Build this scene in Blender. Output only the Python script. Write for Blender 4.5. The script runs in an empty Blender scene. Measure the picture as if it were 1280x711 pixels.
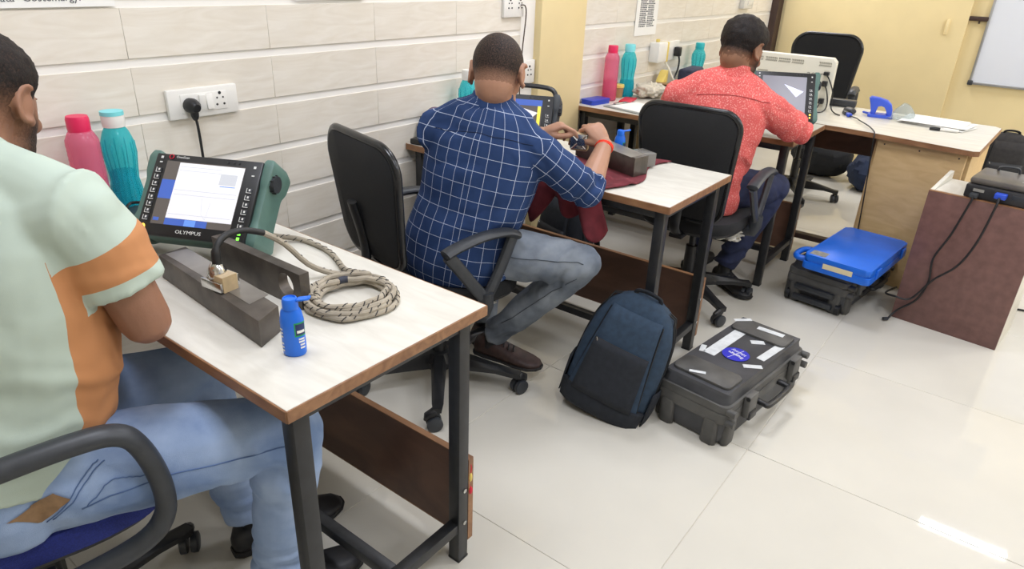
import bpy, bmesh, math, random
from math import pi, sin, cos, radians
from mathutils import Vector as V, Matrix as M, noise
from mathutils.bvhtree import BVHTree

S = bpy.context.scene
COL = S.collection
random.seed(4)

# ------------------------------------------------------------------ camera
FPX, PITCH, YAW, ROLL = 855.2162, 0.4376, 0.6367, 0.0412
CAM = V((0, 0, 1.4389))
Fv = V((cos(YAW)*cos(PITCH), sin(YAW)*cos(PITCH), -sin(PITCH)))
Rv = Fv.cross(V((0, 0, 1))).normalized()
Uv = Rv.cross(Fv)
R2 = Rv*cos(ROLL) + Uv*sin(ROLL)
U2 = -Rv*sin(ROLL) + Uv*cos(ROLL)
cd = bpy.data.cameras.new('camera')
cd.sensor_width = 36; cd.sensor_fit = 'HORIZONTAL'; cd.lens = FPX/1280*36
cd.clip_start = 0.02; cd.clip_end = 60
cam = bpy.data.objects.new('camera', cd); COL.objects.link(cam)
mw = M.Identity(4)
for i in range(3):
    mw[i][0] = R2[i]; mw[i][1] = U2[i]; mw[i][2] = -Fv[i]; mw[i][3] = CAM[i]
cam.matrix_world = mw
S.camera = cam

# ------------------------------------------------------------------ world, light, exposure
w = bpy.data.worlds.new('world'); S.world = w; w.use_nodes = True
w.node_tree.nodes['Background'].inputs[0].default_value = (1, 0.97, 0.92, 1)
w.node_tree.nodes['Background'].inputs[1].default_value = 0.4
S.view_settings.view_transform = 'Standard'
S.view_settings.look = 'None'
S.view_settings.exposure = 0.17
S.view_settings.gamma = 1.0
S.view_settings.use_curve_mapping = False
CEIL = 2.7
ADDED_PANELS = [(0.6, -0.35), (0.6, 1.15), (2.4, -0.4), (2.7, 1.15), (1.6, -2.0), (4.2, -2.0), (6.0, -2.2), (5.85, 1.75)]  # unseen panels added to brighten the room, their floor reflections kept out of view
POWER = [15, 17, 14, 20, 20, 24, 44, 24]
for i, (lx, ly) in enumerate(ADDED_PANELS):
    ld = bpy.data.lights.new('added_panel_light', 'AREA'); ld.shape = 'RECTANGLE'; ld.size = 0.56; ld.size_y = 0.56
    ld.energy = POWER[i]; ld.color = (0.945, 0.98, 1.10)
    lo = bpy.data.objects.new('added_panel_light', ld); lo.location = (lx, ly, CEIL-0.035); COL.objects.link(lo)

ld = bpy.data.lights.new('tube_light_lamp', 'AREA'); ld.shape = 'RECTANGLE'; ld.size = 0.05; ld.size_y = 0.6; ld.energy = 9; ld.color = (0.945, 0.98, 1.10)
lo = bpy.data.objects.new('tube_light_lamp', ld); lo.location = (5.6, -0.49, CEIL-0.08); COL.objects.link(lo)

# ------------------------------------------------------------------ helpers
def lin(h):
    if isinstance(h, str):
        h = h.lstrip('#'); c = [int(h[i:i+2], 16)/255 for i in (0, 2, 4)]
    else:
        c = list(h)
    return tuple(((x/12.92) if x <= 0.04045 else ((x+0.055)/1.055)**2.4) for x in c)

MATS = {}
def mat(name, col, rough=0.5, metal=0.0, var=0.0, scale=20.0, bump=0.0, bscale=80.0, spec=0.5, stretch=None, col2=None, coat=0.0, detail=4.0, uv=False):
    if name in MATS: return MATS[name]
    m = bpy.data.materials.new(name); m.use_nodes = True
    nt = m.node_tree; N = nt.nodes; L = nt.links; b = N['Principled BSDF']
    c = lin(col)
    b.inputs['Base Color'].default_value = (*c, 1); b.inputs['Roughness'].default_value = rough
    b.inputs['Metallic'].default_value = metal; b.inputs['Specular IOR Level'].default_value = spec
    b.inputs['Coat Weight'].default_value = coat
    if var > 0 or bump > 0 or col2 is not None:
        tc = N.new('ShaderNodeTexCoord'); src = tc.outputs['UV' if uv else 'Object']
        if stretch:
            mp = N.new('ShaderNodeMapping'); mp.inputs['Scale'].default_value = stretch
            L.new(src, mp.inputs[0]); src = mp.outputs[0]
        if var > 0 or col2 is not None:
            n = N.new('ShaderNodeTexNoise'); n.inputs['Scale'].default_value = scale; n.inputs['Detail'].default_value = detail
            L.new(src, n.inputs['Vector'])
            r = N.new('ShaderNodeValToRGB')
            c2 = lin(col2) if col2 is not None else tuple(min(1, x*(1+var)) for x in c)
            c1 = c if col2 is not None else tuple(x*(1-var) for x in c)
            r.color_ramp.elements[0].position = 0.36; r.color_ramp.elements[1].position = 0.66
            r.color_ramp.elements[0].color = (*c1, 1); r.color_ramp.elements[1].color = (*c2, 1)
            L.new(n.outputs[0], r.inputs[0]); L.new(r.outputs[0], b.inputs['Base Color'])
        if bump > 0:
            n2 = N.new('ShaderNodeTexNoise'); n2.inputs['Scale'].default_value = bscale; n2.inputs['Detail'].default_value = 3
            L.new(src, n2.inputs['Vector'])
            bp = N.new('ShaderNodeBump'); bp.inputs['Strength'].default_value = bump; bp.inputs['Distance'].default_value = 0.004
            L.new(n2.outputs[0], bp.inputs['Height']); L.new(bp.outputs[0], b.inputs['Normal'])
    MATS[name] = m
    return m

def emis(name, col, strength=1.0):
    if name in MATS: return MATS[name]
    m = mat(name, col, 0.25); b = m.node_tree.nodes['Principled BSDF']
    b.inputs['Emission Color'].default_value = (*lin(col), 1); b.inputs['Emission Strength'].default_value = strength
    return m

def clear(name, col, mix=0.35, rough=0.12, tcol=None):
    if name in MATS: return MATS[name]
    m = bpy.data.materials.new(name); m.use_nodes = True
    nt = m.node_tree; N = nt.nodes; L = nt.links; b = N['Principled BSDF']
    b.inputs['Base Color'].default_value = (*lin(col), 1); b.inputs['Roughness'].default_value = rough
    t = N.new('ShaderNodeBsdfTransparent'); t.inputs[0].default_value = (*lin(tcol or col), 1)
    mx = N.new('ShaderNodeMixShader'); mx.inputs[0].default_value = mix
    L.new(t.outputs[0], mx.inputs[1]); L.new(b.outputs[0], mx.inputs[2]); L.new(mx.outputs[0], N['Material Output'].inputs[0])
    MATS[name] = m
    return m

def frame(z, up=V((0, 0, 1))):
    z = V(z).normalized()
    if abs(z.dot(up)) > 0.98: up = V((1, 0, 0))
    x = up.cross(z).normalized(); y = z.cross(x)
    return x, y, z

def rot3(x, y, z):
    return M((x, y, z)).transposed()

def rz(a): return M.Rotation(a, 3, 'Z')
def ry(a): return M.Rotation(a, 3, 'Y')
def rx(a): return M.Rotation(a, 3, 'X')

def smooth_path(pts, k=6, closed=False):
    pts = [V(p) for p in pts]; n = len(pts); out = []
    rng = range(n) if closed else range(n-1)
    for i in rng:
        if closed: a, b, c, d = pts[(i-1) % n], pts[i], pts[(i+1) % n], pts[(i+2) % n]
        else: a, b, c, d = pts[max(i-1, 0)], pts[i], pts[i+1], pts[min(i+2, n-1)]
        for j in range(k):
            t = j/k
            out.append(0.5*((2*b) + (c-a)*t + (2*a-5*b+4*c-d)*t*t + (3*b-a-3*c+d)*t**3))
    if not closed: out.append(pts[-1])
    return out

class MB:
    def __init__(s):
        s.bm = bmesh.new(); s.mi = 0
        s.ly = s.bm.faces.layers.int.new('done')
    def _m(s):
        for f in s.bm.faces:
            if f[s.ly] == 0: f[s.ly] = 1; f.material_index = s.mi
        return s
    def box(s, c, size, rot=None, bev=0.0, seg=2):
        mt = M.Translation(V(c)) @ ((rot or M.Identity(3)).to_4x4()) @ M.Diagonal((*size, 1))
        r = bmesh.ops.create_cube(s.bm, size=1, matrix=mt)
        if bev > 0:
            es = list({e for v in r['verts'] for e in v.link_edges})
            bmesh.ops.bevel(s.bm, geom=es, offset=bev, segments=seg, affect='EDGES', profile=0.5)
        return s._m()
    def loft(s, rings, cap=True, closed=False):
        R = [[s.bm.verts.new(p) for p in ring] for ring in rings]
        n = len(R[0]); m = len(R)
        for i in range(m if closed else m-1):
            a = R[i]; b = R[(i+1) % m]
            for j in range(n):
                k = (j+1) % n
                s.bm.faces.new((a[j], a[k], b[k], b[j]))
        if cap and not closed:
            s.bm.faces.new(list(reversed(R[0]))); s.bm.faces.new(R[-1])
        return s._m()
    def tube(s, pts, r, n=10, closed=False, cap=True, flat=1.0, up=V((0, 0, 1)), round_end=False):
        pts = [V(p) for p in pts]; m = len(pts)
        rs = list(r) if isinstance(r, (list, tuple)) else [r]*m
        rings = []; prev = None
        for i, p in enumerate(pts):
            if closed: t = pts[(i+1) % m]-pts[i-1]
            else: t = pts[min(i+1, m-1)]-pts[max(i-1, 0)]
            if t.length < 1e-9: t = V((0, 0, 1))
            t.normalize()
            if prev is None: x, y, _ = frame(t, up)
            else:
                x = prev - t*prev.dot(t)
                if x.length < 1e-6: x = frame(t, up)[0]
                x.normalize(); y = t.cross(x)
            prev = x
            def ring(pp, rr): return [pp + (x*cos(2*pi*j/n) + y*sin(2*pi*j/n)*flat)*rr for j in range(n)]
            if round_end and not closed and i == 0:
                for q in (0.08, 0.5, 0.86):
                    rings.append(ring(p - t*rs[0]*math.sqrt(1-q*q), rs[0]*q))
            rings.append(ring(p, rs[i]))
            if round_end and not closed and i == m-1:
                for q in (0.86, 0.5, 0.08):
                    rings.append(ring(p + t*rs[-1]*math.sqrt(1-q*q), rs[-1]*q))
        return s.loft(rings, cap, closed)
    def cyl(s, a, b, r, n=16, r2=None):
        return s.tube([a, b], [r, r if r2 is None else r2], n)
    def lathe(s, prof, c=(0, 0, 0), n=28, rot=None, sx=1.0, sy=1.0):
        R = rot or M.Identity(3); c = V(c)
        rings = [[c + R @ V((max(r, 1e-4)*cos(2*pi*j/n)*sx, max(r, 1e-4)*sin(2*pi*j/n)*sy, z)) for j in range(n)] for r, z in prof]
        return s.loft(rings, True)
    def ell(s, c, rad, rot=None, seg=20, rings=12):
        R = rot or M.Identity(3); c = V(c); L = []
        for i in range(rings+1):
            th = pi*i/rings; rr = max(sin(th), 0.02)
            L.append([c + R @ V((rad[0]*rr*cos(2*pi*j/seg), rad[1]*rr*sin(2*pi*j/seg), -rad[2]*cos(th))) for j in range(seg)])
        return s.loft(L, True)
    def prism(s, poly, d, mt, bev=0.0):
        """poly: 2-D outline in local XY, extruded along local Z by d, placed by 4x4 mt"""
        a = [s.bm.verts.new(mt @ V((x, y, 0))) for x, y in poly]
        b = [s.bm.verts.new(mt @ V((x, y, d))) for x, y in poly]
        n = len(poly); fs = [s.bm.faces.new(list(reversed(a))), s.bm.faces.new(b)]
        for j in range(n):
            k = (j+1) % n; fs.append(s.bm.faces.new((a[j], a[k], b[k], b[j])))
        if bev > 0:
            es = list(fs[0].edges)+list(fs[1].edges)
            bmesh.ops.bevel(s.bm, geom=es, offset=bev, segments=2, affect='EDGES', profile=0.5)
        return s._m()
    def quad(s, a, b, c, d):
        s.bm.faces.new([s.bm.verts.new(p) for p in (a, b, c, d)]); return s._m()
    def rbox(s, c, size, rad, rot=None, bev=0.004, k=5):
        """box with rounded vertical corners"""
        x, y, z = size[0]/2, size[1]/2, size[2]
        poly = []
        for cx, cy, a0 in ((x-rad, y-rad, 0), (-x+rad, y-rad, pi/2), (-x+rad, -y+rad, pi), (x-rad, -y+rad, 3*pi/2)):
            for i in range(k+1):
                a = a0+pi/2*i/k; poly.append((cx+rad*cos(a), cy+rad*sin(a)))
        mt = M.Translation(V(c)) @ ((rot or M.Identity(3)).to_4x4()) @ M.Translation((0, 0, -z/2))
        return s.prism(poly, z, mt, bev)
    def build(s, name, mats, parent=None, origin=None, ang=38, flat=False):
        if origin is not None: bmesh.ops.translate(s.bm, verts=s.bm.verts, vec=-V(origin))
        bmesh.ops.recalc_face_normals(s.bm, faces=s.bm.faces)
        me = bpy.data.meshes.new(name); s.bm.to_mesh(me); s.bm.free()
        if not isinstance(mats, (list, tuple)): mats = [mats]
        for m in mats: me.materials.append(m)
        if not flat:
            for p in me.polygons: p.use_smooth = True
            if ang: me.set_sharp_from_angle(angle=radians(ang))
        o = bpy.data.objects.new(name, me); COL.objects.link(o)
        if parent is not None: o.parent = parent
        if origin is not None and parent is None: o.location = origin
        return o

def tag(o, label=None, cat=None, group=None, kind=None):
    if label: o['label'] = label
    if cat: o['category'] = cat
    if group: o['group'] = group
    if kind: o['kind'] = kind
    return o

def thing(name, label, cat, loc=(0, 0, 0), rot=0.0, group=None, q=None):
    o = bpy.data.objects.new(name, None); o.empty_display_size = 0.05
    COL.objects.link(o); o.location = loc; o.rotation_euler = (0, 0, rot)
    if q is not None: o.rotation_euler = q.to_euler()
    return tag(o, label, cat, group)

def copy_tree(o, parent=None):
    c = o.copy(); COL.objects.link(c)
    if parent is not None: c.parent = parent
    for ch in list(o.children): copy_tree(ch, c)
    return c

def dup(o, parent, loc=None, rot=None):
    c = o.copy(); COL.objects.link(c); c.parent = parent
    if loc is not None: c.location = loc
    if rot is not None: c.rotation_euler = rot
    return c

def text_mesh(name, body, size, mt, m, parent, depth=0.0004, align='CENTER', sx=1.0):
    cu = bpy.data.curves.new(name, 'FONT'); cu.body = body; cu.size = size; cu.extrude = depth
    cu.align_x = align; cu.align_y = 'CENTER'; cu.resolution_u = 2
    t = bpy.data.objects.new(name, cu); COL.objects.link(t)
    dg = bpy.context.evaluated_depsgraph_get(); dg.update()
    me = bpy.data.meshes.new_from_object(t.evaluated_get(dg))
    bpy.data.objects.remove(t)
    me.transform(mt @ M.Diagonal((sx, 1, 1, 1))); me.materials.clear(); me.materials.append(m)
    o = bpy.data.objects.new(name, me); COL.objects.link(o); o.parent = parent
    return o

def remesh(bm, vox, it=3):
    me = bpy.data.meshes.new('t'); bm.to_mesh(me); bm.free()
    o = bpy.data.objects.new('t', me); COL.objects.link(o)
    m = o.modifiers.new('r', 'REMESH'); m.mode = 'VOXEL'; m.voxel_size = vox
    if it:
        sm = o.modifiers.new('s', 'SMOOTH'); sm.factor = 0.5; sm.iterations = it
    dg = bpy.context.evaluated_depsgraph_get(); dg.update()
    me2 = bpy.data.meshes.new_from_object(o.evaluated_get(dg))
    bpy.data.objects.remove(o); bpy.data.meshes.remove(me)
    b = bmesh.new(); b.from_mesh(me2); bpy.data.meshes.remove(me2)
    return b

# ------------------------------------------------------------------ materials
def wood_mat(name, c1, c2, stretch=(3, 40, 40), rough=0.4, scale=2.0, dist=1.2):
    m = bpy.data.materials.new(name); m.use_nodes = True
    nt = m.node_tree; N = nt.nodes; L = nt.links; b = N['Principled BSDF']; b.inputs['Roughness'].default_value = rough
    tc = N.new('ShaderNodeTexCoord'); mp = N.new('ShaderNodeMapping'); mp.inputs['Scale'].default_value = stretch
    L.new(tc.outputs['Object'], mp.inputs[0])
    n = N.new('ShaderNodeTexNoise'); n.inputs['Scale'].default_value = scale; n.inputs['Detail'].default_value = 6; n.inputs['Distortion'].default_value = dist
    L.new(mp.outputs[0], n.inputs['Vector'])
    r = N.new('ShaderNodeValToRGB'); r.color_ramp.elements[0].position = 0.35; r.color_ramp.elements[1].position = 0.68
    r.color_ramp.elements[0].color = (*lin(c1), 1); r.color_ramp.elements[1].color = (*lin(c2), 1)
    L.new(n.outputs[0], r.inputs[0]); L.new(r.outputs[0], b.inputs['Base Color'])
    return m
m_floor = mat('floor_tile', '#d0ccc0', 0.035, var=0.03, scale=2.2, spec=0.30)
m_grout = mat('grout', '#cdc6b8', 0.8)
m_tile = wood_mat('wall_tile', '#ded6c7', '#e8e2d6', (2.2, 1, 14), 0.32, 1.6, 2.0)
m_strip = mat('wall_strip', '#eeebe4', 0.35)
m_yellow = mat('yellow_paint', '#ead6a2', 0.6, var=0.03, scale=3)
m_white = mat('white_paint', '#e6e2d8', 0.7)
m_plastic_w = mat('white_plastic', '#e9e7e0', 0.35)
m_black = mat('black_plastic', '#1c1d1f', 0.42, var=0.15, scale=30)
m_black_gl = mat('black_gloss', '#17181a', 0.25)
m_grey_pl = mat('dark_grey_plastic', '#33363a', 0.45, var=0.12, scale=40)
m_blackfab = mat('black_fabric', '#1b1c1e', 0.85, var=0.2, scale=300, bump=0.3, bscale=900)
m_bluefab = mat('blue_fabric', '#26327f', 0.85, var=0.18, scale=350, bump=0.4, bscale=900)
m_legm = mat('black_painted_steel', '#242527', 0.4, var=0.2, scale=30)
m_steel = mat('scuffed_dark_steel', '#5d5751', 0.42, metal=0.55, var=0.35, scale=14, bump=0.08, bscale=60)
m_steel2 = mat('pale_ground_steel', '#8e8a84', 0.35, metal=0.7, var=0.22, scale=9)
m_chrome = mat('chrome', '#c9c9c6', 0.2, metal=1.0, var=0.1, scale=60)
m_lam = wood_mat('pale_laminate', '#d1cdc1', '#dedbd0', (12, 2.4, 12), 0.33, 2.2, 1.0)
m_edge = wood_mat('brown_edge', '#7d573a', '#9c7350', (14, 3, 14), 0.45)
m_brown = wood_mat('brown_laminate', '#573e32', '#6d4f40', (16, 2.4, 5), 0.36, 2.0, 1.0)
m_redbrown = mat('red_brown_board', '#70504a', 0.42, var=0.14, scale=26, detail=8)
m_beige = wood_mat('beige_laminate', '#c6a675', '#d2b483', (8, 3, 12), 0.45)
m_screen_w = emis('screen_white', '#dcdce0', 0.42)
m_screen_g = emis('screen_grey', '#5a5450', 0.35)
m_screen_b = emis('screen_blue', '#3d5aa8', 0.55)
m_screen_b2 = emis('screen_light_blue', '#5d86d0', 0.6)
m_screen_l = emis('screen_line', '#b9bcc2', 0.5)
m_white_ink = mat('white_print', '#e8e8e4', 0.5)
m_green_hs = mat('sage_green_housing', '#54736a', 0.5, var=0.08, scale=30)
m_blue_pl = mat('bright_blue_plastic', '#1c6fe0', 0.3)
m_blue_case = mat('blue_moulded_plastic', '#1668d8', 0.38, var=0.06, scale=12)
m_paper = mat('white_paper', '#efeee9', 0.8)
m_cardboard = mat('cardboard', '#a98a5f', 0.85, var=0.08, scale=18)
m_yel_pl = mat('yellow_plastic', '#e2c96c', 0.5)
m_teal_clear = clear('teal_clear_plastic', '#35cfda', 0.34, tcol='#a4eef2')
m_teal_cap = mat('teal_cap', '#1fb4bd', 0.4)
m_ltteal = mat('pale_teal_cap', '#7fdbe0', 0.4)
m_pink_clear = clear('pink_clear_plastic', '#f27f9f', 0.36, tcol='#fcc4d4')
m_pink_cap = mat('pink_cap', '#e0265a', 0.4)
m_water = clear('tinted_water', '#35b9d6', 0.2, 0.05, tcol='#8fe0ee')
m_red = mat('red_plastic', '#d0203a', 0.5)
m_maroon = mat('maroon_cloth', '#6e2730', 0.9, var=0.16, scale=25, bump=0.15, bscale=500)
m_maroon_d = mat('dark_maroon_cloth', '#46181f', 0.9, var=0.15, scale=25, bump=0.15, bscale=500)
m_cable = mat('black_cable', '#191a1b', 0.5)
m_wire = mat('thin_brown_wire', '#4a3d30', 0.6)
m_whitecable = mat('white_cable', '#e4e0d4', 0.5)
m_darkwood = mat('dark_brown_frame', '#3c2a22', 0.5, var=0.1, scale=20)
m_glassclear = clear('clear_film', '#eef2f2', 0.18, 0.1)
# ------------------------------------------------------------------ the room
YW = 2.05; XF = 6.45; XB = -1.6; YR = -3.2
floor = tag(MB().box(((XB+XF)/2, (YR+YW)/2, -0.052), (XF-XB+0.4, YW-YR+0.4, 0.1)).build('floor', m_grout), kind='structure')
ft = MB().box((0, 0, 0), (0.7982, 0.7982, 0.012), bev=0.0008, seg=1)
ft0 = ft.build('floor_tile', m_floor, floor)
first = True
for ix in range(-3, 7):
    for iy in range(-4, 3):
        cx = 1.17+0.8*ix+0.4; cy = 0.45+0.8*iy+0.4
        x0, x1 = max(cx-0.4, XB), min(cx+0.4, XF); y0, y1 = max(cy-0.4, YR), min(cy+0.4, YW)
        if x1-x0 < 0.05 or y1-y0 < 0.05: continue
        full = x1-x0 > 0.79 and y1-y0 > 0.79
        if full:
            if first: o = ft0; first = False
            else: o = dup(ft0, floor)
        else:
            o = MB().box((0, 0, 0), (x1-x0-0.0018, y1-y0-0.0018, 0.012), bev=0.0008, seg=1).build('floor_tile', m_floor, floor)
        o.location = ((x0+x1)/2, (y0+y1)/2, -0.006)

wl = tag(MB().box(((XB+XF)/2, YW+0.06, 1.35), (XF-XB+0.4, 0.114, 2.8)).build('wall_left', m_strip), kind='structure')
pl0 = MB().box((0, 0, 0), (0.4542, 0.006, 0.132), bev=0.0008, seg=1).build('wall_tile', m_tile, wl)
first = True
for r in range(0, 16):
    zc = 1.148-0.078+0.156*(r-7)+0.156
    if zc < 0: continue
    for cidx in range(-6, 13):
        xc = 0.935+0.455*cidx-0.2275
        if xc-0.22 < XB or xc+0.22 > XF: continue
        if 2.87 < xc < 3.27: continue
        o = pl0 if first else dup(pl0, wl)
        first = False
        o.location = (xc, YW+0.0012, zc)
far = tag(MB().box((XF+0.06, (YR+YW)/2, 1.35), (0.12, YW-YR+0.3, 2.8)).build('wall_far', m_yellow), kind='structure')
tag(MB().box((XB-0.06, (YR+YW)/2, 1.35), (0.12, YW-YR+0.3, 2.8)).build('wall_back', m_white), kind='structure')
tag(MB().box(((XB+XF)/2, YR-0.06, 1.35), (XF-XB+0.4, 0.12, 2.8)).build('wall_right', m_white), kind='structure')
tag(MB().box(((XB+XF)/2, (YR+YW)/2, CEIL+0.06), (XF-XB+0.4, YW-YR+0.4, 0.1)).build('ceiling', m_white), kind='structure')
# yellow pilaster
tag(MB().box((3.075, YW-0.012, 1.35), (0.405, 0.05, 2.72), bev=0.004).build('trim_1', m_yellow), kind='structure')
# dark post in the corner
tag(MB().box((6.36, YW-0.03, 1.35), (0.13, 0.06, 2.7), bev=0.004).build('trim_2', m_darkwood), kind='structure')
# yellow flush door leaf proud of the far wall
d1 = tag(MB().box((XF-0.016, 1.29, 1.2), (0.03, 1.36, 2.4), bev=0.004).build('door_1', m_yellow), kind='structure')
MB().box((XF-0.04, 0.735, 1.13), (0.02, 0.022, 0.11), bev=0.004).build('latch_plate', m_yellow, d1)
tag(MB().box((XF-0.008, 0.0, 0.05), (0.016, 1.1, 0.1)).build('baseboard_far', m_yellow), kind='structure')
LAMP = ['added unseen light panel overhead at the camera', 'added unseen light panel above the nearest desk', 'added unseen light panel above the middle of the floor', 'added unseen light panel above the middle desk', 'added unseen light panel near the back right wall', 'added unseen light panel on the right, mid room', 'added unseen light panel at the far right corner', 'added unseen light panel at the far left corner']
m_lamp = emis('lamp_diffuser', '#fffaf0', 9.0)
for i, (lx, ly) in enumerate(ADDED_PANELS):
    t = thing('added_ceiling_light', LAMP[i], 'light', (lx, ly, CEIL+0.01), 0, 'added ceiling light panels')  # out-of-view fixture added to go with each panel light
    MB().box((0, 0, -0.015), (0.62, 0.62, 0.03), bev=0.004).build('lamp_housing', m_plastic_w, t)
t = thing('tube_light', 'slim white tube light on the ceiling reflected in the floor', 'light', (5.6, -0.49, CEIL+0.01))
MB().box((0, 0, -0.02), (0.07, 0.62, 0.04), bev=0.004).build('lamp_housing', m_plastic_w, t)
MB().tube([(0, -0.29, -0.05), (0, 0.29, -0.05)], 0.018, 12, round_end=True).build('lamp_tube', m_lamp, t)

# ---------------------------------------------------------------- things on the wall
def sheet(name, label, cat, x0, x1, z0, z1, y=YW-0.005, m=m_paper, th=0.0012):
    t = thing(name, label, cat, ((x0+x1)/2, y, (z0+z1)/2))
    MB().box((0, 0, 0), (x1-x0, th, z1-z0)).build('sheet', m, t)
    return t
FACE = M.Rotation(pi/2, 4, 'X')        # text facing -y
m_ink = mat('grey_print', '#55565c', 0.7)
t = sheet('poster', 'white printed poster at the top left of the tiled wall', 'poster', 0.1, 0.925, 1.297, 1.72)
for i, s_ in enumerate(['SHANTI VAN MCSE "Mazata" Gostemargy.', 'Institute Practice Sheet', 'Rules for the laboratory']):
    text_mesh('print', s_, 0.026, M.Translation((0.33, -0.0012, -0.189+0.07*i)) @ FACE, m_ink, t, align='RIGHT')
sheet('notice', 'white sheet corner at the top of the wall above the office chair', 'notice', 1.50, 1.80, 1.303, 1.7)
t = sheet('notice', 'white notice with a dense grey text column beside the yellow pilaster', 'notice', 3.885, 4.165, 1.075, 1.65)
mb = MB()
random.seed(8)
for cx in (-0.055, 0.045):
    z = -0.235
    while z < 0.27:
        x = cx-0.04
        while x < cx+0.035:
            ln = random.choice((0.008, 0.012, 0.018, 0.024))
            mb.box((x+ln/2, -0.0009, z), (ln, 0.0005, 0.0065)); x += ln+0.004
        z += 0.0105
mb.build('print', m_ink, t, flat=True)['kind'] = 'stuff'

def slot(mb, x, z, w, h, y=-0.0165): mb.box((x, y, z), (w, 0.002, h))
m_hole = mat('socket_hole', '#2a2a2a', 0.6)
def socket_face(t, x, mplate=m_plastic_w, s=1.0):
    mb = MB()
    for (dx, dz) in ((0, 0.022), (-0.012, -0.012), (0.012, -0.012)):
        mb.cyl((x+dx*s, -0.010, dz*s), (x+dx*s, -0.0185, dz*s), 0.0036*s if dz < 0 else 0.005*s, 10)
    for dx in (-0.01, 0.01): mb.cyl((x+dx*s, -0.010, 0.008*s), (x+dx*s, -0.0185, 0.008*s), 0.003*s, 8)
    mb.build('socket_holes', m_hole, t)
# long switch plate over the first desk
t = thing('switch_plate', 'long white switch and socket plate above the first desk', 'socket', (1.129, YW-0.001, 1.0225))
MB().box((0, -0.008, 0), (0.228, 0.016, 0.088), bev=0.005).build('plate', m_plastic_w, t)
MB().box((0.0, -0.0155, 0), (0.15, 0.005, 0.056), bev=0.002).build('module_frame', m_plastic_w, t)
MB().box((-0.008, -0.019, 0.0), (0.021, 0.006, 0.046), rot=rx(0.12), bev=0.0015).build('rocker_switch', m_plastic_w, t)
MB().box((0.016, -0.019, 0.0), (0.021, 0.006, 0.046), rot=rx(-0.12), bev=0.0015).build('rocker_switch', m_plastic_w, t)
socket_face(t, 0.052)
t = thing('power_plug', 'black round plug and cord hanging from the long switch plate', 'plug', (1.08, YW-0.018, 1.018))
MB().tube([(0, -0.001, 0), (0, -0.016, 0), (0, -0.03, -0.002), (0, -0.042, -0.004)], [0.022, 0.023, 0.020, 0.012], 16).ell((0, -0.022, -0.022), (0.011, 0.014, 0.022)).build('plug_body', m_black, t)
MB().tube(smooth_path([(0, -0.024, -0.03), (0.002, -0.026, -0.07), (0.006, -0.02, -0.14), (0.003, -0.024, -0.21), (-0.01, -0.04, -0.268), (-0.04, -0.1, -0.262), (-0.06, -0.16, -0.2625)]), 0.0042, 8).build('power_cord', m_cable, t)

# socket plates behind the second man
t = thing('wall_socket', 'white square socket at the top of the wall left of the pilaster', 'socket', (2.70, YW-0.001, 1.27))
MB().box((-0.02, -0.008, 0), (0.15, 0.016, 0.105), bev=0.004).build('plate', m_plastic_w, t)
socket_face(t, -0.05); socket_face(t, 0.025)
t = thing('hanging_cord', 'thin brown cord hanging from the upper wall socket', 'cord', (2.725, YW-0.02, 1.27))
MB().tube(smooth_path([(0, 0, 0.0), (0.018, -0.012, -0.005), (0.03, -0.01, -0.05), (0.02, -0.004, -0.2), (0.01, -0.004, -0.36), (0.0, -0.02, -0.515)]), 0.003, 6).build('cord', m_wire, t)
t = thing('wall_socket', 'white socket plate low beside the pilaster behind the second man', 'socket', (2.775, YW-0.001, 0.965))
MB().box((0, -0.008, 0), (0.18, 0.016, 0.11), bev=0.004).build('plate', m_plastic_w, t)
socket_face(t, 0.045, s=1.15)
MB().box((-0.04, -0.019, 0), (0.035, 0.006, 0.05), rot=rx(0.1), bev=0.0015).build('rocker_switch', m_plastic_w, t)
# third bay: adaptor + socket
t = thing('power_adaptor', 'white adaptor box with a yellow stripe plugged into the wall', 'adaptor', (4.185, YW-0.001, 0.97))
MB().box((0, -0.035, 0), (0.14, 0.07, 0.12), bev=0.008).build('adaptor_body', m_plastic_w, t)
MB().box((0.055, -0.0365, 0), (0.026, 0.072, 0.121), bev=0.006).build('stripe', m_yel_pl, t)
MB().box((-0.02, -0.03, 0.068), (0.02, 0.02, 0.02), bev=0.003).build('stripe', m_yel_pl, t)
t = thing('wall_socket', 'white socket plate with a black plug behind the third man', 'socket', (4.42, YW-0.001, 0.962))
MB().box((0, -0.008, 0), (0.2, 0.016, 0.12), bev=0.004).build('plate', m_plastic_w, t)
MB().box((-0.045, -0.018, 0), (0.03, 0.006, 0.05), rot=rx(0.1), bev=0.0015).build('rocker_switch', m_plastic_w, t)
t = thing('power_plug', 'black plug in the wall socket behind the third man', 'plug', (4.46, YW-0.018, 0.955))
MB().box((0, -0.022, 0), (0.042, 0.042, 0.06), bev=0.008).build('plug_body', m_black, t)
MB().tube(smooth_path([(0, -0.03, -0.02), (0.0, -0.04, -0.06), (-0.03, -0.05, -0.11), (-0.09, -0.06, -0.16), (-0.16, -0.09, -0.19)]), 0.006, 8).build('power_cord', m_cable, t)
t = thing('adaptor_cord', 'white cord looping down from the wall adaptor', 'cord', (4.26, YW-0.05, 0.905))
MB().tube(smooth_path([(0, 0, 0), (0.01, -0.03, -0.04), (0.03, -0.05, -0.09), (0.07, -0.06, -0.13), (0.09, -0.08, -0.1525)]), 0.006, 8).build('cord', m_whitecable, t)
t = thing('junction_box', 'small white box high on the wall above the third man', 'box', (5.64, YW-0.001, 1.27))
MB().box((0, -0.02, 0), (0.2, 0.04, 0.15), bev=0.005).box((0.02, -0.042, -0.01), (0.1, 0.008, 0.08), bev=0.002).build('box_body', m_plastic_w, t)
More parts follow.
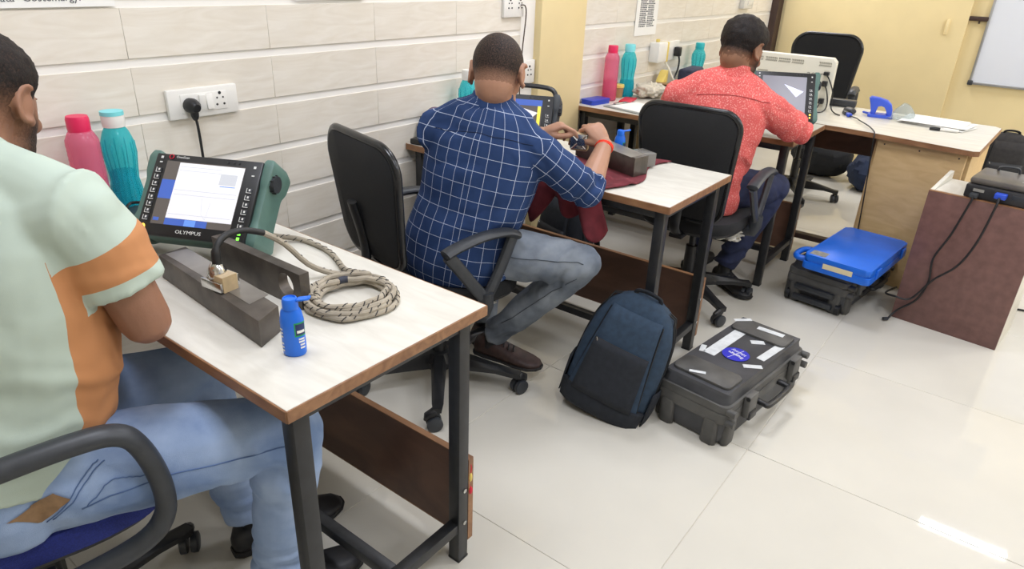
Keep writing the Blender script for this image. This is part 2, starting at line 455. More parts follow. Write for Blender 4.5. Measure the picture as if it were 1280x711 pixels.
# whiteboard on the far wall
t = thing('whiteboard', 'white dry-wipe board in an aluminium frame on the yellow wall', 'whiteboard', (XF-0.001, -0.11, 1.3))
m_wb = mat('whiteboard_face', '#dfe3ea', 0.18)
m_alu = mat('aluminium', '#b9bbbd', 0.35, metal=0.8)
MB().box((-0.012, 0, 0), (0.014, 1.17, 1.1)).build('writing_surface', m_wb, t)
mb = MB()
for zz in (-0.552, 0.552): mb.box((-0.014, 0, zz), (0.026, 1.2, 0.02), bev=0.003)
for yy in (-0.592, 0.592): mb.box((-0.014, yy, 0), (0.026, 0.016, 1.1), bev=0.003)
mb.build('frame', m_alu, t)
for yy in (-0.59, 0.59):
    for zz in (-0.55, 0.55):
        MB().box((-0.018, yy, zz), (0.034, 0.035, 0.035), bev=0.006).build('corner_cap', m_grey_pl, t)
t = thing('wall_bracket', 'dark brown conduit stub between the door and the whiteboard', 'bracket', (XF-0.001, 0.545, 1.2))
MB().box((-0.014, 0, 0), (0.026, 0.13, 0.032), bev=0.005).build('stub', m_darkwood, t)
MB().cyl((-0.014, -0.005, -0.016), (-0.014, -0.005, -0.034), 0.006).build('screw', m_darkwood, t)
# ------------------------------------------------------------------ desks
DY0 = 0.8505; DL = 1.195; DW = 0.5277; DH = 0.75; INS = 0.044
DX = [0.5336, 1.9864, 3.2723]
def make_desk(label, x, group):
    t = thing('desk', label, 'desk', (x+DW/2, DY0+DL/2, 0), 0, group)
    hx, hy = DW/2, DL/2
    MB().box((0, 0, DH-0.0115), (DW-0.004, DL-0.004, 0.023), bev=0.001, seg=1).build('tabletop', m_lam, t)
    mb = MB()
    th = 0.0025
    mb.box((0, -hy+th/2, DH-0.013), (DW, th+0.003, 0.0245), bev=0.001, seg=1).box((0, hy-th/2, DH-0.013), (DW, th+0.003, 0.0245), bev=0.001, seg=1)
    mb.box((-hx+th/2, 0, DH-0.013), (th+0.003, DL-0.003, 0.0245), bev=0.001, seg=1).box((hx-th/2, 0, DH-0.013), (th+0.003, DL-0.003, 0.0245), bev=0.001, seg=1)
    mb.build('edge_band', m_edge, t)
    lx, ly = hx-INS, hy-INS
    for sx in (-1, 1):
        for sy in (-1, 1):
            l = MB().box((sx*lx, sy*ly, (DH-0.026)/2), (0.036, 0.036, DH-0.026), bev=0.003).build('leg', m_legm, t)
            MB().box((sx*lx, sy*ly, 0.003), (0.038, 0.038, 0.008), bev=0.002).build('foot_cap', m_black, l)
    mb = MB()
    for sy in (-1, 1): mb.box((0, sy*ly, DH-0.043), (2*lx, 0.03, 0.03), bev=0.002)
    for sx in (-1, 1): mb.box((sx*lx, 0, DH-0.043), (0.03, 2*ly, 0.03), bev=0.002)
    mb.build('top_frame', m_legm, t)
    for sy in (-1, 1): MB().box((0, sy*ly, 0.115), (2*lx-0.03, 0.03, 0.03), bev=0.002).build('stretcher', m_legm, t)
    MB().box((0.0, 0, 0.115), (0.03, 2*ly-0.03, 0.03), bev=0.002).build('stretcher', m_legm, t)
    p = MB().box((hx-INS+0.027, 0.0, 0.187), (0.017, DL-0.055, 0.262)).build('modesty_panel', m_brown, t)
    mb = MB()
    for s in (-1, 1): mb.box((hx-INS+0.027, s*(DL-0.055)/2, 0.187), (0.018, 0.003, 0.264))
    for s in (-1, 1): mb.box((hx-INS+0.027, 0, 0.187+s*0.131), (0.018, DL-0.055, 0.003))
    mb.build('edge_band', m_edge, p)
    for zz in (0.13, 0.235):
        b = MB().cyl((lx-0.0, -ly-0.018, zz), (lx, -ly-0.023, zz), 0.006, 10).build('bolt', m_chrome, t)
    return t
desk1 = make_desk('nearest pale-topped desk with the coiled cable and flaw detector on it', DX[0], 'laboratory desks')
desk2 = make_desk('middle pale-topped desk under the maroon cloth, backpack leaning on its leg', DX[1], 'laboratory desks')
desk3 = make_desk('farthest of the three narrow desks, in front of the man in coral shirt', DX[2], 'laboratory desks')
t = thing('string_tag', 'small red and yellow string tag tied to the nearest desk leg', 'tag', (DX[0]+DW-INS+0.024, DY0+INS-0.012, 0.25))
MB().tube(smooth_path([(-0.003, 0, 0.07), (0.004, -0.006, 0.04), (-0.001, -0.004, 0.0), (0.003, -0.006, -0.03)]), 0.0018, 6).build('string', m_red, t)
MB().ell((0.002, -0.006, 0.01), (0.005, 0.004, 0.014)).build('yellow_bead', m_yel_pl, t)
MB().ell((0.002, -0.007, -0.032), (0.006, 0.004, 0.012)).build('red_bead', m_red, t)

# return desk with the beige panel
t = thing('return_desk', 'pale-topped return desk with a beige front panel and curved edge', 'desk', (4.1, 0.9, 0))
def L(x, y): return (x-4.1, y-0.9)
top = [L(3.812, 2.04), L(3.815, 0.79), L(3.79, 0.60), L(3.735, 0.30), L(3.715, 0.185), L(3.735, 0.16), L(4.46, 0.130), L(4.5, 0.16), L(4.52, 2.04)]
MB().prism(top, 0.021, M.Translation((0, 0, 0.7285)), 0.001).build('tabletop', m_lam, t)
cx = sum(p[0] for p in top)/len(top); cy = sum(p[1] for p in top)/len(top)
ring_o = [(x+(0.0025 if x > 0.1 else -0.0025), y-(0.003 if y < -0.6 else 0)) for x, y in top]
mb = MB(); mb.loft([[V((x, y, 0.725)) for x, y in ring_o], [V((x, y, 0.7485)) for x, y in ring_o]], True).build('edge_band', m_edge, t)
def wallpanel(mb, a, b, z0, z1, th):
    a = V((*L(*a), 0)); b = V((*L(*b), 0)); d = b-a; ang = math.atan2(d.y, d.x)
    c = (a+b)/2; return mb.box((c.x, c.y, (z0+z1)/2), (d.length, th, z1-z0), rot=rz(ang), bev=0.0015, seg=1)
wallpanel(MB(), (3.83, 0.592), (3.755, 0.20), 0.0, 0.724, 0.018).build('front_panel', m_beige, t)
wallpanel(MB(), (3.775, 0.192), (4.44, 0.165), 0.0, 0.724, 0.018).build('side_panel', m_beige, t)
wallpanel(MB(), (4.33, 0.63), (4.33, 1.98), 0.52, 0.724, 0.018).build('modesty_panel', m_brown, t)
wallpanel(MB(), (3.86, 0.60), (4.33, 0.60), 0.0, 0.724, 0.018).build('side_panel', m_beige, t)
wallpanel(MB(), (3.85, 1.22), (3.85, 1.93), 0.03, 0.724, 0.018).build('end_panel', m_beige, t)
for (x, y) in ((4.42, 1.96), (3.88, 1.975)):
    MB().box((*L(x, y), 0.3625), (0.036, 0.036, 0.725), bev=0.003).build('leg', m_legm, t)
MB().box((*L(4.0, 1.3), 0.08), (0.05, 1.32, 0.03), bev=0.003).build('stretcher', m_darkwood, t)
for yy in (0.56, 0.40, 0.23):
    px = 3.755+(yy-0.20)*0.191-0.011
    MB().cyl((px-4.1, yy-0.9, 0.70), (px-4.1+0.01, yy-0.9, 0.70), 0.004, 8).build('screw', m_darkwood, t)

# ------------------------------------------------------------------ office chairs
def caster(parent, x, y, a):
    mb = MB(); d = rz(a)
    mb.tube([V((x, y, 0.085)), V((x, y, 0.06))], 0.008, 8)
    h = V((x, y, 0.036)) + d @ V((0.012, 0, 0))
    mb.tube([h+d @ V((-0.012, 0, 0.03)), h+d @ V((0, 0, 0.033)), h+d @ V((0.022, 0, 0.02)), h+d @ V((0.03, 0, 0.004))], [0.012, 0.016, 0.014, 0.006], 10, flat=1.2)
    o = mb.build('caster', m_black, parent)
    mb = MB()
    for s in (-1, 1): mb.tube([h+d @ V((0, s*0.005, -0.008)), h+d @ V((0, s*0.011, -0.008)), h+d @ V((0, s*0.021, -0.008)), h+d @ V((0, s*0.024, -0.008))], [0.026, 0.0275, 0.0275, 0.021], 18)
    mb.build('wheel', m_grey_pl, o)

def make_chair(label, loc, rot, seat_m, back_m, back_w=0.43, back_z=(0.53, 0.97), arm='y', star=0.3, base_rot=0.0, back_tilt=0.12, arm_y=0.03, top_round=0.09, seat_w=0.47, rim=m_black_gl, backx=-0.235, lift=0.0):
    t = thing('office_chair', label, 'chair', loc, rot)
    # star base
    base = MB().tube([(0, 0, 0.07), (0, 0, 0.10), (0, 0, 0.135), (0, 0, 0.14)], [0.05, 0.058, 0.042, 0.03], 18).build('hub', m_black, t)
    for k in range(5):
        a = base_rot+2*pi*k/5; d = V((cos(a), sin(a), 0)); s = V((-sin(a), cos(a), 0)); rings = []
        for q, hw, zt, zb in ((0.03, 0.03, 0.135, 0.07), (0.12, 0.026, 0.125, 0.075), (0.22, 0.022, 0.105, 0.078), (0.285, 0.02, 0.092, 0.07), (star+0.012, 0.016, 0.088, 0.07)):
            p = d*q
            rings.append([p+s*hw*0.8+V((0, 0, zb)), p-s*hw*0.8+V((0, 0, zb)), p-s*hw+V((0, 0, zb+0.02)), p-s*hw*0.6+V((0, 0, zt)), p+s*hw*0.6+V((0, 0, zt)), p+s*hw+V((0, 0, zb+0.02))])
        leg = MB().loft(rings).build('base_leg', m_black, t)
        caster(leg, d.x*star, d.y*star, a+0.9+k)
    MB().cyl((0, 0, 0.12), (0, 0, 0.27), 0.027).cyl((0, 0, 0.26), (0, 0, 0.38+lift), 0.016).build('gas_column', m_black, t)
    MB().box((0, 0, 0.375), (0.2, 0.15, 0.04), bev=0.008).box((-0.14, 0, 0.385), (0.2, 0.06, 0.02), bev=0.004).build('tilt_mechanism', m_black, t)
    # seat
    def srings(zs, ws):
        out = []
        for z, k in zip(zs, ws):
            ring = []
            for j in range(40):
                a = 2*pi*j/40; e = 3.4
                c, s_ = cos(a), sin(a)
                x = 0.235*k*math.copysign(abs(c)**(2/e), c); y = seat_w/2*k*math.copysign(abs(s_)**(2/e), s_)
                dz = -0.03*max(0, (x-0.12)/0.12)**2 + 0.012*(abs(y)/(seat_w/2))**2
                ring.append(V((x+0.01, y, z+dz)))
            out.append(ring)
        return out
    MB().loft(srings((0.40, 0.405, 0.435, 0.455, 0.462, 0.464), (0.93, 0.98, 1.0, 0.965, 0.85, 0.5))).build('seat', seat_m, t)
    MB().loft(srings((0.385, 0.39, 0.405, 0.408), (0.86, 0.93, 0.96, 0.9))).build('seat_shell', m_black, t)
    # back: curved panel with a rim
    z0, z1 = back_z; H = z1-z0; W = back_w/2
    def outline(k=1.0, n=9):
        pts = []
        def corner(cx, cz, r, a0):
            for i in range(n): a = a0+pi/2*i/(n-1); pts.append((cx+r*cos(a), cz+r*sin(a)))
        wb = W*0.86; rt = top_round; rb = 0.07
        corner(W-rt, H-rt, rt, 0); corner(-W+rt, H-rt, rt, pi/2); corner(-wb+rb, rb, rb, pi); corner(wb-rb, rb, rb, 3*pi/2)
        return [(x*k, (z-H/2)*k+H/2) for x, z in pts]
    def bpos(y, z, off):
        xx = backx - back_tilt*(z) + 0.05*(1-(1-2*z/H)**2)*-0.35 + 0.6*(y*y) + off
        return V((xx, y, z0+z))
    def bring(k, off): return [bpos(y, z, off) for y, z in outline(k)]
    bk = MB().loft([bring(0.55, 0.016), bring(0.9, 0.016), bring(0.95, 0.012), bring(0.965, 0.0), bring(0.95, -0.012), bring(0.9, -0.015), bring(0.55, -0.015)]).build('backrest', back_m, t)
    MB().tube(bring(0.985, 0.0), 0.013, 10, closed=True, up=V((1, 0, 0))).build('back_rim', rim, bk)
    MB().tube(smooth_path([(-0.02, 0, 0.385), (-0.17, 0, 0.375), (-0.265, 0, 0.43), (backx-0.03, 0, z0+0.05), (backx-0.042-back_tilt*H*0.5, 0, z0+0.5*H)]), 0.024, 10, flat=0.55).build('back_bar', m_black, t)
    for s in (-1, 1):
        y = s*(seat_w/2+arm_y)
        if arm == 'y':
            A = MB()
            A.tube(smooth_path([(-0.15, y, 0.635), (-0.10, y, 0.652), (0.0, y, 0.668), (0.09, y, 0.664), (0.135, y, 0.645)]), [0.014]+[0.026]*23+[0.016], 12, flat=0.55, up=V((0, 0, 1))).build('arm_pad', m_grey_pl, t)
            mb = MB()
            mb.tube(smooth_path([(-0.135, y, 0.632), (-0.09, y, 0.575), (-0.045, y, 0.515), (0.0, y, 0.46)]), 0.021, 10, flat=0.7, up=V((0, 1, 0)))
            mb.tube(smooth_path([(0.115, y, 0.648), (0.085, y, 0.58), (0.05, y, 0.51), (0.02, y, 0.46)]), 0.021, 10, flat=0.7, up=V((0, 1, 0)))
            mb.tube([(0.01, y, 0.475), (0.012, y, 0.43), (0.012, y*0.97, 0.40), (0.012, y*0.8, 0.392), (0.012, y*0.5, 0.388)], [0.030, 0.030, 0.027, 0.022, 0.02], 10, flat=0.8)
            mb.build('arm_support', m_grey_pl, t)
        elif arm == 'loop':
            pts = smooth_path([(-0.20, y, 0.665), (-0.05, y, 0.685), (0.10, y, 0.697), (0.17, y, 0.688), (0.20, y, 0.645), (0.218, y, 0.56), (0.212, y, 0.49), (0.165, y, 0.445), (0.04, y, 0.42), (-0.12, y, 0.41), (-0.2, y, 0.425), (-0.24, y, 0.50), (-0.245, y, 0.61)], 6, closed=True)
            MB().tube(pts, 0.0185, 12, closed=True, up=V((0, 1, 0)), flat=1.25).build('arm_loop', m_grey_pl, t)
            MB().box((0.0, y*0.88, 0.40), (0.06, 0.08, 0.018), bev=0.004).build('arm_bracket', m_black, t)
        else:
            pts = smooth_path([(0.04, y, 0.43), (0.0, y, 0.52), (-0.03, y, 0.61), (-0.015, y, 0.655), (0.05, y, 0.675), (0.14, y, 0.665), (0.155, y, 0.635), (0.12, y, 0.56), (0.09, y, 0.50), (0.075, y, 0.43)])
            MB().tube(pts, 0.017, 10, flat=1.3, up=V((0, 1, 0))).build('arm_loop', m_grey_pl, t)
            MB().tube(smooth_path([(-0.05, y, 0.665), (0.05, y, 0.69), (0.15, y, 0.68), (0.18, y, 0.66)]), 0.024, 10, flat=0.6).build('arm_pad', m_grey_pl, t)
            MB().box((0.06, y*0.88, 0.41), (0.06, 0.08, 0.02), bev=0.004).build('arm_bracket', m_black, t)
    if lift:
        for ch in t.children:
            if not ch.name.startswith(('hub', 'base_leg', 'gas_column')): ch.location.z += lift
    return t
chair1 = make_chair('blue-seated office chair with a black loop armrest, nearest the camera', (0.275, 1.43, 0), radians(-15), m_bluefab, m_bluefab, arm='loop', arm_y=0.075, base_rot=0.3, backx=-0.25, back_z=(0.55, 0.92))
chair2 = make_chair('black office chair under the man in the blue checked shirt', (1.61, 1.515, 0), radians(-14), m_blackfab, m_blackfab, arm='y', base_rot=radians(-52), back_z=(0.56, 0.965), backx=-0.245)
chair3 = make_chair('black office chair under the man in the coral shirt', (2.93, 1.12, 0), radians(2), m_blackfab, m_blackfab, arm='y', base_rot=radians(-54), back_z=(0.47, 0.95), top_round=0.075)
chair4 = make_chair('empty tall-backed black office chair facing the camera behind the monitor', (5.03, 1.26, 0), radians(186), m_blackfab, m_blackfab, arm='d', lift=0.10, back_z=(0.50, 0.985), back_w=0.45, base_rot=0.35, top_round=0.1, backx=-0.24)
# ------------------------------------------------------------------ people
def skin_mat(name, c):
    m = mat(name, c, 0.5, var=0.1, scale=9, bump=0.08, bscale=250, spec=0.4)
    m.node_tree.nodes['Principled BSDF'].inputs['Subsurface Weight'].default_value = 0.06
    m.node_tree.nodes['Principled BSDF'].inputs['Subsurface Radius'].default_value = (0.01, 0.004, 0.002)
    return m
m_skin1 = skin_mat('skin_one', '#946b54'); m_skin2 = skin_mat('skin_two', '#aa7f66'); m_skin3 = skin_mat('skin_three', '#8f674f')

def hair_mat(name, skin, hair):
    m = bpy.data.materials.new(name); m.use_nodes = True
    nt = m.node_tree; N = nt.nodes; Lk = nt.links; b = N['Principled BSDF']; b.inputs['Roughness'].default_value = 0.65; b.inputs['Specular IOR Level'].default_value = 0.25
    at = N.new('ShaderNodeAttribute'); at.attribute_name = 'fade'
    tc = N.new('ShaderNodeTexCoord'); n = N.new('ShaderNodeTexNoise'); n.inputs['Scale'].default_value = 260; n.inputs['Detail'].default_value = 3
    Lk.new(tc.outputs['Object'], n.inputs['Vector'])
    ad = N.new('ShaderNodeMath'); ad.operation = 'MULTIPLY_ADD'; ad.inputs[1].default_value = 0.55; ad.inputs[2].default_value = -0.27
    Lk.new(n.outputs[0], ad.inputs[0])
    ad2 = N.new('ShaderNodeMath'); ad2.operation = 'ADD'; ad2.use_clamp = True
    Lk.new(ad.outputs[0], ad2.inputs[0]); Lk.new(at.outputs['Fac'], ad2.inputs[1])
    mx = N.new('ShaderNodeMix'); mx.data_type = 'RGBA'; mx.inputs[6].default_value = (*lin(skin), 1); mx.inputs[7].default_value = (*lin(hair), 1)
    Lk.new(ad2.outputs[0], mx.inputs[0]); Lk.new(mx.outputs[2], b.inputs['Base Color'])
    bp = N.new('ShaderNodeBump'); bp.inputs['Strength'].default_value = 0.5; bp.inputs['Distance'].default_value = 0.004
    Lk.new(n.outputs[0], bp.inputs['Height']); Lk.new(bp.outputs[0], b.inputs['Normal'])
    return m

def ridge(p, amp, dirs):
    """cloth folds: ridged noise stretched along a direction"""
    q = V((p.dot(dirs[0])*dirs[3][0], p.dot(dirs[1])*dirs[3][1], p.dot(dirs[2])*dirs[3][2]))
    n = noise.noise(q); n2 = noise.noise(q*2.1+V((7, 3, 1)))
    return amp*((1-abs(n)*2.2)*0.7 + n2*0.4)

def hand(mb, wrist, f, n, side, curls, thumb_curl=0.4, spread=0.10, s=1.0, thumb_out=0.7, wr=0.026, wf=None):
    """palm and five fingers. f: towards fingers, n: out of the back of the hand, side +1 right hand"""
    f = V(f).normalized(); n = V(n); n = (n-f*n.dot(f)).normalized(); r = f.cross(n)
    t = -r*side                                   # towards the thumb
    W = V(wrist)
    rings = []
    for q, hw, hh, dn in ((-0.02, wr*1.0, 0.021, 0), (0.012, 0.028, 0.018, 0.001), (0.045, 0.038, 0.0155, 0.003), (0.078, 0.0405, 0.0145, 0.003), (0.094, 0.036, 0.011, 0.0)):
        c = W+f*q*s+n*dn
        rings.append([c+(t*cos(2*pi*j/16)*hw+n*sin(2*pi*j/16)*hh)*s for j in range(16)])
    mb.loft(rings)
    lens = ((0.043, 0.026, 0.021), (0.047, 0.030, 0.022), (0.044, 0.027, 0.021), (0.034, 0.021, 0.018))
    for i in range(4):
        off = (0.029-0.0195*i)
        base = W+f*(0.088-(0.006 if i == 3 else 0)-(0.002 if i == 0 else 0))*s+t*off*s
        ang = spread*(1.2-0.8*i)
        d = (f*cos(ang)+t*sin(ang)).normalized(); ax = d.cross(n).normalized()
        pts = [base-d*0.02*s, base]; rad = [0.0085*s, 0.0098*s]
        c0, c1, c2 = curls[i]; a = 0
        for Lp, c, rr in zip(lens[i], (c0, c1, c2), (0.0088, 0.0080, 0.0066)):
            a += c
            dd = d*cos(a)-n*sin(a)
            base = base+dd*Lp*s; pts.append(base); rad.append((rr if i < 3 else rr*0.88)*s)
        mb.tube(pts, rad, 10, round_end=True)
    b0 = W+f*0.02*s+t*0.018*s-n*0.006*s
    d1 = (f*0.72+t*thumb_out-n*0.35).normalized()
    b1 = b0+d1*0.042*s
    d2 = (f*(0.95)+t*(thumb_out*0.45-thumb_curl*0.5)-n*(0.2+thumb_curl*0.6)).normalized(); b2 = b1+d2*0.034*s
    d3 = (f*1.0-t*(thumb_curl*0.7)-n*(0.1+thumb_curl*0.6)).normalized(); b3 = b2+d3*0.027*s
    mb.tube([b0, b0.lerp(b1, 0.5), b1, b2, b3], [0.016*s, 0.0155*s, 0.0118*s, 0.0105*s, 0.0078*s], 10, round_end=True)

def head_parts(mb, R, C, s=1.0, neck=None):
    """R maps head axes (x right, y forward, z up) to world; C head centre at ear level"""
    def P(x, y, z): return C+R @ V((x*s, y*s, z*s))
    def E(x, y, z, a, b, c, rot=None): mb.ell(P(x, y, z), (a*s, b*s, c*s), R @ rot if rot else R, 24, 16)
    E(0, -0.012, 0.032, 0.0755, 0.096, 0.086)
    E(0, 0.02, 0.0, 0.070, 0.074, 0.085)
    E(0, -0.030, -0.030, 0.060, 0.066, 0.076)
    E(0, 0.035, -0.045, 0.056, 0.056, 0.066)
    E(0, 0.062, -0.088, 0.034, 0.032, 0.024)
    E(0.032, 0.025, -0.065, 0.027, 0.045, 0.034); E(-0.032, 0.025, -0.065, 0.027, 0.045, 0.034)
    E(0, 0.084, 0.022, 0.044, 0.013, 0.011)                       # brow
    mb.tube([P(0, 0.088, 0.012), P(0, 0.103, -0.018), P(0, 0.108, -0.030)], [0.008*s, 0.0115*s, 0.013*s], 12, round_end=True)
    E(0.011, 0.096, -0.032, 0.009, 0.010, 0.008); E(-0.011, 0.096, -0.032, 0.009, 0.010, 0.008)
    E(0, 0.090, -0.056, 0.023, 0.010, 0.0055); E(0, 0.088, -0.067, 0.020, 0.010, 0.0065)   # lips
    for k in (-1, 1):
        E(k*0.036, 0.070, -0.022, 0.022, 0.018, 0.018)             # cheek
        rot = M.Rotation(k*-0.26, 3, 'Z')
        E(k*0.0765, -0.006, 0.0, 0.0075, 0.018, 0.030, rot)
        c = P(k*0.0815, -0.010, 0.002)
        pts = []
        for j in range(11):
            a = -1.9+3.9*j/10
            pts.append(c + R @ (rot @ V((k*0.003*s, -0.019*cos(a)*s, 0.031*sin(a)*s))))
        mb.tube(pts, 0.0055*s, 8, round_end=True)
        E(k*0.081, 0.004, -0.026, 0.006, 0.008, 0.010)
    return P

def make_hair(name, P, R, C, s, maskf, thick, m, parent, fade, org, rough=0.0, sub=5):
    bm = bmesh.new(); bmesh.ops.create_icosphere(bm, subdivisions=sub, radius=1)
    lay = bm.verts.layers.float.new('fade')
    kill = []
    for v in bm.verts:
        d = v.co.copy()
        mk = maskf(d)
        if mk < -0.35: kill.append(v); continue
        # radius of the union of the two cranial ellipsoids along d
        def rad(c, a):
            cc = V(c); e = V((d.x/a[0], d.y/a[1], d.z/a[2])); o = V((-cc.x/a[0], -cc.y/a[1], -cc.z/a[2]))
            A = e.dot(e); B = e.dot(o); Cq = o.dot(o)-1; D = B*B-A*Cq
            return (-B+math.sqrt(D))/A if D > 0 else 0
        rl = [rad((0, -0.012, 0.032), (0.0755, 0.096, 0.086)), rad((0, 0.02, 0.0), (0.070, 0.074, 0.085)), rad((0, -0.030, -0.030), (0.060, 0.066, 0.076))]
        r = sum(max(x, 1e-4)**14 for x in rl)**(1/14)-0.001
        k = max(-1, min(1, mk*2.2))
        tt = thick(d) if callable(thick) else thick
        off = tt*max(k, -0.6) if k > 0 else 0.008*k
        if rough: off += rough*noise.noise(d*9)*max(0, k)+rough*0.6*noise.noise(d*26)*max(0, k)
        v[lay] = fade(d, k)
        v.co = C + R @ (d*(r+off-0.0015)*s) - org
    bmesh.ops.delete(bm, geom=kill, context='VERTS')
    me = bpy.data.meshes.new(name); bm.to_mesh(me); bm.free(); me.materials.append(m)
    for p in me.polygons: p.use_smooth = True
    o = bpy.data.objects.new(name, me); COL.objects.link(o); o.parent = parent
    return o

def seg_info(p, segs):
    best = None
    for i, (a, b, r) in enumerate(segs):
        ab = b-a; t = max(0, min(1, (p-a).dot(ab)/ab.length_squared)); d = (p-(a+ab*t)).length/r*(1.7 if i > 0 and t <= 0 and i in (1, 2, 3) else 1)
        if best is None or d < best[0]: best = (d, i, t)
    return best

def finish(bm, name, mats, parent, org, segs=None, uvaxis=None, matf=None, folds=None):
    """displace with folds, write a UV that runs along and around each segment, assign materials"""
    bm.normal_update()
    if folds:
        new = {}
        for v in bm.verts: new[v] = v.co+v.normal*folds(v.co)
        for v, c in new.items(): v.co = c
        bm.normal_update()
    if segs:
        uv = bm.loops.layers.uv.new('uv')
        fr = []
        for (a, b, r), ref in zip(segs, uvaxis):
            z = (b-a).normalized(); x = (ref-z*ref.dot(z)).normalized(); fr.append((a, z, x, z.cross(x), r))
        for f in bm.faces:
            c = f.calc_center_median(); _, i, _ = seg_info(c, segs); a, z, x, y, r = fr[i]
            def ang(p): q = p-a; return math.atan2(q.dot(y), q.dot(x))
            a0 = ang(c)
            for l in f.loops:
                an = ang(l.vert.co)
                while an-a0 > pi: an -= 2*pi
                while an-a0 < -pi: an += 2*pi
                l[uv].uv = (an*r, (l.vert.co-a).dot(z)+i*0.013)
    if matf:
        tl = bm.verts.layers.float.new('tone')
        for v in bm.verts: v[tl] = matf(v.co)
    for v in bm.verts: v.co -= org
    me = bpy.data.meshes.new(name); bm.to_mesh(me); bm.free()
    for m in (mats if isinstance(mats, list) else [mats]): me.materials.append(m)
    for p in me.polygons: p.use_smooth = True
    o = bpy.data.objects.new(name, me); COL.objects.link(o)
    if parent: o.parent = parent
    else: o.location = org
    return o

def seam(parent, name, pts, tree, m, org, r=0.0013, lift=0.001, k=6, closed=False):
    """a stitched seam pressed onto a cloth surface"""
    out = []
    for p in smooth_path(pts, k, closed):
        h = tree.find_nearest(p)
        out.append(h[0]+h[1]*lift-org)
    return MB().tube(out, r, 6, closed=closed).build(name, m, parent, ang=0)

def tree_of(o, org):
    bm = bmesh.new(); bm.from_mesh(o.data); bmesh.ops.translate(bm, verts=bm.verts, vec=org)
    t = BVHTree.FromBMesh(bm); bm.free(); return t

def shoe(parent, heel, toe, m_up, m_sole, org, h=0.075, w=0.047, tilt=0.0, name='shoe'):
    heel = V(heel); toe = V(toe); f = (toe-heel); Ln = f.length; f.normalize(); s = V((0, 0, 1)).cross(f).normalized(); u = f.cross(s)
    u = f.cross(s) if f.cross(s).z > 0 else -f.cross(s)
    def rings(spec):
        out = []
        for q, hw, z0, z1 in spec:
            c = heel+f*q*Ln; ring = []
            for j in range(20):
                a = 2*pi*j/20; ca, sa = cos(a), sin(a)
                ring.append(c+s*hw*math.copysign(abs(ca)**0.75, ca)+u*((z0+z1)/2+(z1-z0)/2*math.copysign(abs(sa)**0.8, sa))-org)
            out.append(ring)
        return out
    o = MB().loft(rings(((0.0, w*0.35, 0.02, h*0.7), (0.04, w*0.66, 0.008, h*1.05), (0.15, w*0.8, 0.006, h*1.2), (0.32, w*0.84, 0.006, h*1.1), (0.5, w*0.95, 0.006, h*0.86), (0.68, w*1.04, 0.006, h*0.64), (0.84, w*0.98, 0.006, h*0.52), (0.95, w*0.7, 0.008, h*0.44), (1.0, w*0.3, 0.014, h*0.34)))).build(name, m_up, parent, ang=0)
    MB().loft(rings(((-0.01, w*0.4, 0.0, 0.02), (0.04, w*0.74, 0, 0.022), (0.2, w*0.88, 0, 0.020), (0.45, w*0.92, 0.003, 0.018), (0.68, w*1.1, 0, 0.018), (0.86, w*1.03, 0, 0.019), (0.97, w*0.72, 0.003, 0.02), (1.02, w*0.3, 0.007, 0.02)))).build('sole', m_sole, o, ang=50)
    mb = MB()
    for i in range(4):
        q = 0.36+0.075*i; c = heel+f*q*Ln+u*(h*(1.06-0.75*(q-0.32)))-org
        mb.tube(smooth_path([c-s*0.022+f*0.006-u*0.006, c+u*0.004, c+s*0.022-f*0.006-u*0.006], 3), 0.0026, 6)
    mb.build('lace', m_black, o, ang=0)
    return o

